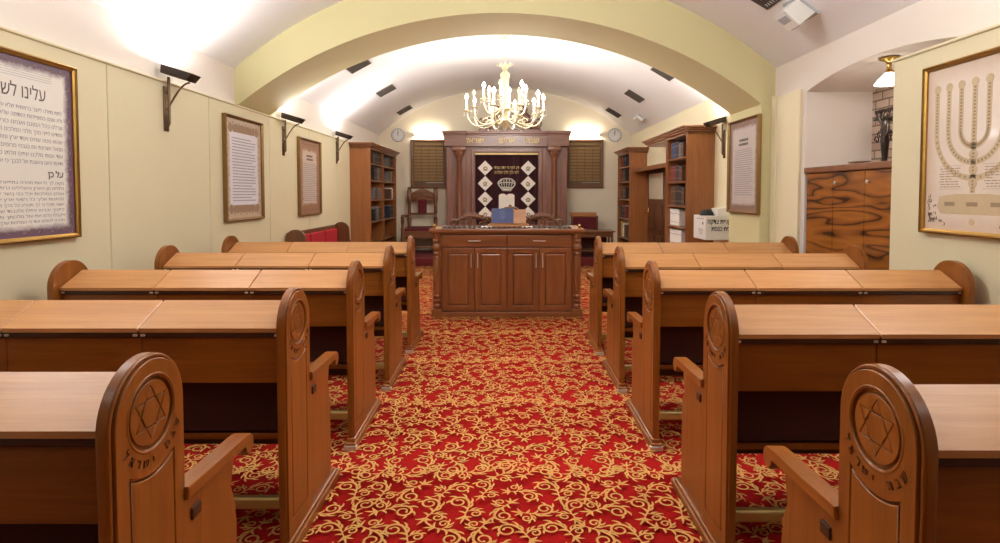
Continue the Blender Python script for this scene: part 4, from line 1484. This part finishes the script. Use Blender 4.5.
# ------------------------------------------------------------------ wall uplights
def make_sconce():
    """local: x out of the wall, y along the wall, origin on the wall at the middle of the back plate"""
    r = empty('wall_uplight')
    m = MB()
    m.box(0, .014, -.032, .032, -.19, .19, .004, 1)
    for z in (-.14, .0, .14): m.ball((.018, 0, z), .014, 1, 1, 1, 8, 5)
    m.build('back_plate', PEWTER, r)
    m = MB()
    m.tube([(.035, 0, -.13), (.035, 0, .27)], .012, 8)
    m.tube([(.035, 0, -.13), (.01, 0, -.14)], .012, 8)
    pts = [(.035, 0, .02)]
    for k in range(1, 11):
        t = k / 10
        pts.append((.035 + .18 * t, 0, .02 + .20 * sin(t * pi / 2)))
    m.tube(pts, .008, 8)
    m.build('bracket_arm', PEWTER, r)
    M = T((.02, 0, .325)) @ R('Y', 17)
    m = MB()   # open trough
    L = .25
    for s in (-1, 1):
        m.prism([(0, -.03), (L - .03, -.03), (L, .035), (-.01, .035)], s * .075 - .004, s * .075 + .004, 'y', M=M)
    m.box(.0, L - .028, -.075, .075, -.034, -.028, M=M)
    m.prism([(L - .034, -.03), (L - .026, -.03), (L + .004, .035), (L - .004, .035)], -.075, .075, 'y', M=M)
    m.prism([(-.004, -.03), (.004, -.03), (-.006, .035), (-.014, .035)], -.075, .075, 'y', M=M)
    h = m.build('lamp_head', IRON, r, label='dark metal trough of the uplight')
    MB().tube([M @ Vector((.06, 0, -.012)), M @ Vector((L - .08, 0, -.012))], .009, 8).build('bulb', HALO, h, label='lit halogen tube')
    li = bpy.data.lights.new('upward_glow', 'AREA')
    li.shape = 'RECTANGLE'; li.size = .16; li.size_y = .1; li.energy = 23; li.color = (1, .98, .95)
    lo = bpy.data.objects.new('upward_glow', li); COL.objects.link(lo); lo.parent = h
    lo.matrix_local = M @ T((L / 2 - .02, 0, .04)) @ R('X', 180)
    return r
sp = make_sconce()
SCN = [((-2.9, 4.84, 2.225), 0, 'nearest dark uplight on the left wall, beside the largest framed text'),
       ((-2.9, 7.39, 2.19), 0, 'second dark uplight on the left wall, just past the rib arch'),
       ((-2.9, 9.72, 2.21), 0, 'farthest dark uplight on the left wall, beside the bookcase'),
       ((2.95, 7.60, 2.17), pi, 'dark uplight on the right wall between bookcase and pilaster')]
for i, (loc, rz, lab) in enumerate(SCN):
    o = sp if i == 0 else copy_tree(sp)
    o.location = loc; o.rotation_euler = (0, 0, rz)
    tag(o, lab, 'wall lamp', 'dark metal uplights on the walls')

# ------------------------------------------------------------------ chandelier
def chandelier():
    CX_, CY_ = .0, 8.9
    r = empty('chandelier', (CX_, CY_, 2.56), label='pale gilt chandelier with lit candle bulbs hanging before the ark', cat='chandelier')
    top = (vault_z(0) - 2.56) / 1.11
    m = MB()
    m.lathe([(.07, top), (.07, top - .02), (.03, top - .06), (.012, top - .08)][::-1], n=16)
    m.build('ceiling_rose', IVORY, r)
    m = MB()
    z = top - .08; k = 0
    while z > .90:
        a = k % 2 * pi / 2
        pts = [(.014 * cos(q) * cos(a), .014 * cos(q) * sin(a), z - .02 + .024 * sin(q)) for q in [2 * pi * i / 10 for i in range(11)]]
        m.tube(pts, .004, 5)
        z -= .036; k += 1
    m.build('chain', IVORY, r)
    m = MB()
    m.lathe([(.012, -.06), (.03, -.03), (.045, .0), (.08, .03), (.10, .07), (.06, .11), (.045, .16), (.05, .2), (.09, .24), (.06, .28), (.05, .34), (.046, .45), (.05, .6), (.056, .66), (.068, .70), (.072, .73), (.055, .75), (.03, .77), (.036, .80), (.05, .82), (.05, .84), (.02, .87), (.01, .9)], n=20)
    m.build('stem', IVORY, r)
    m = MB()
    for k in range(8):
        a = 2 * pi * k / 8
        m.tube([(.05 * cos(a), .05 * sin(a), .84), (.09 * cos(a), .09 * sin(a), .88), (.11 * cos(a), .11 * sin(a), .85)], .008, 6)
    m.build('crown_leaves', IVORY, r)
    def arm(n, a, rad, zj, zlow, zpan, lit, ch):
        def P(d, z): return (d * cos(a), d * sin(a), z)
        pts = [P(.05, zj)]
        for i in range(1, 15):
            t = i / 14
            d = .05 + (rad - .05) * (t ** .85 if t < 1 else 1)
            z = zj + (zlow - zj) * sin(pi * min(t / .62, 1) * .5) if t < .62 else zlow + (zpan - zlow) * (1 - cos(pi * .5 * (t - .62) / .38))
            if t >= .62: d = .05 + (rad - .05) * (.62 ** .85 + (1 - .62 ** .85) * sin(pi * .5 * (t - .62) / .38))
            pts.append(P(d, z))
        m = MB()
        m.tube(pts, .011, 8)
        for i in range(14):      # small curl on the arm
            pass
        cl = [P(.05 + (rad - .05) * .45 + .05 * (1 - k / 15) * cos(k * .5), zlow + .075 + .05 * (1 - k / 15) * sin(k * .5)) for k in range(14)]
        m.tube(cl, .006, 6)
        arm_o = m.build('arm', IVORY, r)
        MB().lathe([(.012, 0), (.04, .01), (.046, .02), (.02, .022), (.018, .04), (.001, .04)], P(rad, zpan), 14).build('drip_pan', IVORY, arm_o)
        MB().lathe([(.013, 0), (.013, ch)], P(rad, zpan + .03), 10).build('candle_tube', CANDLE, arm_o)
        b = MB()
        zb = zpan + .03 + ch
        b.lathe([(.01, 0), (.022, .014), (.027, .03), (.02, .05), (.007, .072), (.001, .08)], P(rad, zb), 10)
        b.build('bulb', BULB if lit else CANDLE, arm_o, label='lit candle bulb' if lit else 'unlit candle bulb')
        m = MB()
        for q in range(4):
            aa = q * pi / 2
            c = P(rad, zpan - .035)
            m.ball((c[0] + .036 * cos(aa), c[1] + .036 * sin(aa), c[2]), .010, 1, 1, 1.9, 6, 5)
        m.ball(P(.05 + (rad - .05) * .5, zlow - .03), .012, 1, 1, 1.9, 6, 5)
        m.build('crystal_drop', CRYSTAL, arm_o)
        if lit:
            li = bpy.data.lights.new('bulb_glow', 'POINT'); li.energy = 12; li.color = (1, .95, .89); li.shadow_soft_size = .03
            lo = bpy.data.objects.new('bulb_glow', li); COL.objects.link(lo); lo.parent = r
            lo.location = P(rad * 1.22, zb - .03)
    for k in range(10):
        arm(k, 2 * pi * (k + .06) / 10, .54, .10, .0, .20, k not in (3, 6, 8), .15)
    for k in range(6):
        arm(k, 2 * pi * (k + .3) / 6, .31, .26, .17, .36, k not in (4,), .14)
chandelier()
bpy.data.objects['chandelier'].scale = (1.11, 1.11, 1.11)

# ------------------------------------------------------------------ ceiling vents, speakers
def on_vault(x, y):
    """matrix: local z pointing down out of the vault, local x along the arc, y along the room"""
    z = vault_z(x)
    a = math.asin(x / RV)
    return T((x, y, z)) @ Matrix.Rotation(a, 4, 'Y') @ R('Y', 180)
def ray(px, py):
    a = (px - 505.1) / 563.8; b = (214.9 - py) / 563.8
    th = .0372
    return Vector((a, cos(th) + b * sin(th), -sin(th) + b * cos(th)))
def vault_hit(px, py):
    d = ray(px, py); O = Vector((0, 0, 1.5))
    lo, hi = .5, 40
    for _ in range(60):
        mid = (lo + hi) / 2
        p = O + d * mid
        inside = abs(p.x) < 2.95 and p.z < vault_z(p.x)
        if inside: lo = mid
        else: hi = mid
    p = O + d * lo
    return p.x, p.y
VN = [((358, 65), 'nearest grille of the left row on the far vault'), ((386, 90.5), 'middle grille of the left row on the far vault'), ((404.5, 110), 'farthest grille of the left row on the far vault'),
      ((664, 72), 'nearest grille of the right row on the far vault'), ((634.5, 96), 'middle grille of the right row on the far vault'), ((613.5, 112.5), 'farthest grille of the right row on the far vault'),
      ((762, -8), 'grille on the near vault at the top edge by the white wedge box')]
vp = None
for (px, py), lab in VN:
    x, y = vault_hit(px, py)
    if vp is None:
        r = empty('ceiling_vent')
        m = MB()
        for a in (-.17, .15): m.box(a, a + .02, -.2, .2, -.004, .014, .003, 1)
        for a in (-.2, .18): m.box(-.17, .17, a, a + .02, -.004, .014, .003, 1)
        m.build('frame', VENT, r)
        MB().box(-.16, .16, -.19, .19, -.012, .002).build('backing', VENTD, r)
        m = MB()
        for k in range(9):
            m.box(-.155, .155, -.007, .007, -.003, .004, M=T((0, -.165 + k * .041, .005)) @ R('X', 35))
        m.build('slats', VENT, r)
        vp = r; o = r
    else:
        o = copy_tree(vp)
    o.matrix_basis = on_vault(x, y)
    tag(o, 'grey ' + lab, 'vent', 'grey grilles in the vaulted ceiling')
x, y = vault_hit(802, 7)
r = empty('ceiling_box', label='white wedge-shaped box fixed to the near vault at the upper right', cat='box')
r.matrix_basis = on_vault(x, y)
MB().box(-.13, .13, -.10, .13, -.01, .02, .004, 1).build('mount', GREYP, r)
m = MB()
m.prism([(-.10, .02), (.10, .02), (.13, .17), (-.05, .19)], -.1, .1, 'y', .008, 2)
m.build('housing', WHITE, r)
MB().box(-.06, .1, -.07, .07, .165, .182, .002, 1, M=R('Y', -1)).build('grille', GREYP, r, label='grey grille on the underside')
x, y = vault_hit(640, 117)
r = empty('emergency_light', label='small white box on the far vault above the right clock', cat='emergency light')
r.matrix_basis = on_vault(x, y)
MB().box(-.08, .08, -.18, .18, -.01, .03, .004, 1).build('mounting_plate', GREYP, r)
MB().box(-.07, .07, -.17, .17, .03, .09, .015, 3).build('diffuser', WHITE, r)

# ------------------------------------------------------------------ niche: cabinet, lamp, metal menorahs
def cabinet():
    r = empty('figured_cabinet', (2.955, 4.20, 0), label='glossy cabinet of boldly figured wood standing in the right wall niche', cat='cabinet')
    Lc = 1.34
    MB().box(.03, .62, 0, Lc, 0, 1.70).build('carcass', W['door'], r)
    MB().box(-.02, .63, -.012, Lc + .012, 1.70, 1.755, .006, 2).build('top', W['casex'], r)
    n = 3
    cw = Lc / n
    for i in range(n):
        y0 = i * cw + .004; y1 = (i + 1) * cw - .004
        d = MB().box(.004, .032, y0, y1, .08, 1.695, .004, 1).build('door', ROSE, r)
        if i < 2:
            MB().lathe([(.008, 0), (.008, -.012), (.016, -.02), (.016, -.026), (.001, -.03)][::-1], (.004, y1 - .06 if i == 0 else y1 - .06, 1.60), 12, 'x').build('knob', STEEL, d, label='round steel knob')
    MB().box(.02, .6, .0, Lc, 0, .08).build('plinth', W['dark'], r)
cabinet()
r = empty('niche_lamp', (3.12, 4.62, 2.605), label='small brass ceiling lamp with white glass shade in the niche', cat='lamp')
m = MB(); m.lathe([(.001, 0), (.07, -.002), (.075, -.015), (.03, -.03), (.016, -.05), (.02, -.09), (.035, -.11), (.03, -.13)], n=18); m.build('ceiling_mount', BRASS, r)
MB().lathe([(.03, -.12), (.045, -.14), (.075, -.17), (.10, -.205), (.103, -.215), (.095, -.215), (.001, -.2)], n=24).build('glass_shade', SHADE, r, label='glowing white glass shade')
li = bpy.data.lights.new('niche_glow', 'POINT'); li.energy = 7; li.color = (1, .92, .8); li.shadow_soft_size = .06
lo = bpy.data.objects.new('niche_glow', li); COL.objects.link(lo); lo.parent = r; lo.location = (0, 0, -.29)
r = empty('metal_candelabrum', (3.33, 4.97, 2.16), label='dark metal wall candelabrum on the brick in the niche', cat='candelabrum')
m = MB()
m.box(-.02, .24, -.13, .13, -.01, .01, .003, 1)
for k in range(5):
    y = -.11 + k * .055
    m.tube([(0, y, .0), (0, y, .05)], .007, 6); m.lathe([(.012, .05), (.018, .075), (.018, .085)], (0, y, 0), 8)
m.build('candle_tray', IRON, r)
m = MB()
for s in (-1, 1):
    for q in range(3):
        pts = [(0.0, s * (.02 + .04 * q + .035 * (1 - k / 18) * cos(k * .45)), -.10 - .04 * q + .04 * (1 - k / 18) * sin(k * .45)) for k in range(16)]
        m.tube(pts, .006, 6)
m.tube([(0, 0, 0), (0, 0, -.24)], .008, 6)
m.tube([(0, 0, -.12), (.24, 0, -.12)], .01, 6)
m.build('scroll_work', IRON, r)
r = empty('metal_figurine', (3.22, 4.80, 1.755), label='slender pewter figurine standing on the figured cabinet', cat='figurine')
m = MB()
m.lathe([(.05, 0), (.05, .012), (.02, .02), (.022, .06), (.03, .14), (.036, .2), (.024, .26), (.034, .31), (.03, .35), (.012, .37), (.02, .39), (.022, .41), (.012, .43), (.001, .435)], n=16)
m.tube([(0, -.03, .33), (-.02, -.06, .26), (-.04, -.05, .22)], [.012, .01, .008], 8)
m.tube([(0, .03, .33), (-.01, .06, .38), (-.02, .07, .43)], [.012, .01, .008], 8)
m.build('figure', IRON, r)
m = MB(); m.lathe([(.001, 0), (.04, .005), (.07, .015), (.09, .03), (.088, .032), (.06, .02), (.001, .012)], n=20)
o = m.build('silver_dish', STEEL); o.location = (3.12, 4.98, 1.755)
tag(o, 'small silver dish on the left part of the figured cabinet', 'dish')

# ------------------------------------------------------------------ added fill lights, unseen, for the near end of the room
def lamp(name, kind, loc, e, col, size=.3, rot=(0, 0, 0)):
    li = bpy.data.lights.new(name, kind); li.energy = e; li.color = col
    if kind == 'AREA': li.shape = 'RECTANGLE'; li.size = size; li.size_y = size * .5
    else: li.shadow_soft_size = size
    o = bpy.data.objects.new(name, li); COL.objects.link(o); o.location = loc; o.rotation_euler = rot
    return o
# unseen lights added to brighten the near bay: one overhead, more beside the walls
lamp('near_bay_fill', 'POINT', (0, 3.4, 3.35), 125, (1, .97, .93), .3)
for x, y in ((2.62, 2.5), (-2.72, 2.4), (2.62, 0), (-2.72, -.2)):
    lamp('upward_glow', 'AREA', (x, y, 2.6), 46 if y > 1 else 12, (1, .97, .92), .2, (pi, 0, 0))

w = bpy.data.worlds.new('world'); sc.world = w
w.use_nodes = True
w.node_tree.nodes['Background'].inputs['Color'].default_value = (1, .93, .85, 1)
w.node_tree.nodes['Background'].inputs['Strength'].default_value = .05

vs = sc.view_settings
vs.view_transform = 'Standard'
vs.look = 'None'
vs.gamma = 1
vs.use_curve_mapping = False
vs.exposure = 0
sc.cycles.use_denoising = True
sc.cycles.max_bounces = 8
sc.cycles.diffuse_bounces = 5
sc.cycles.sample_clamp_indirect = 8
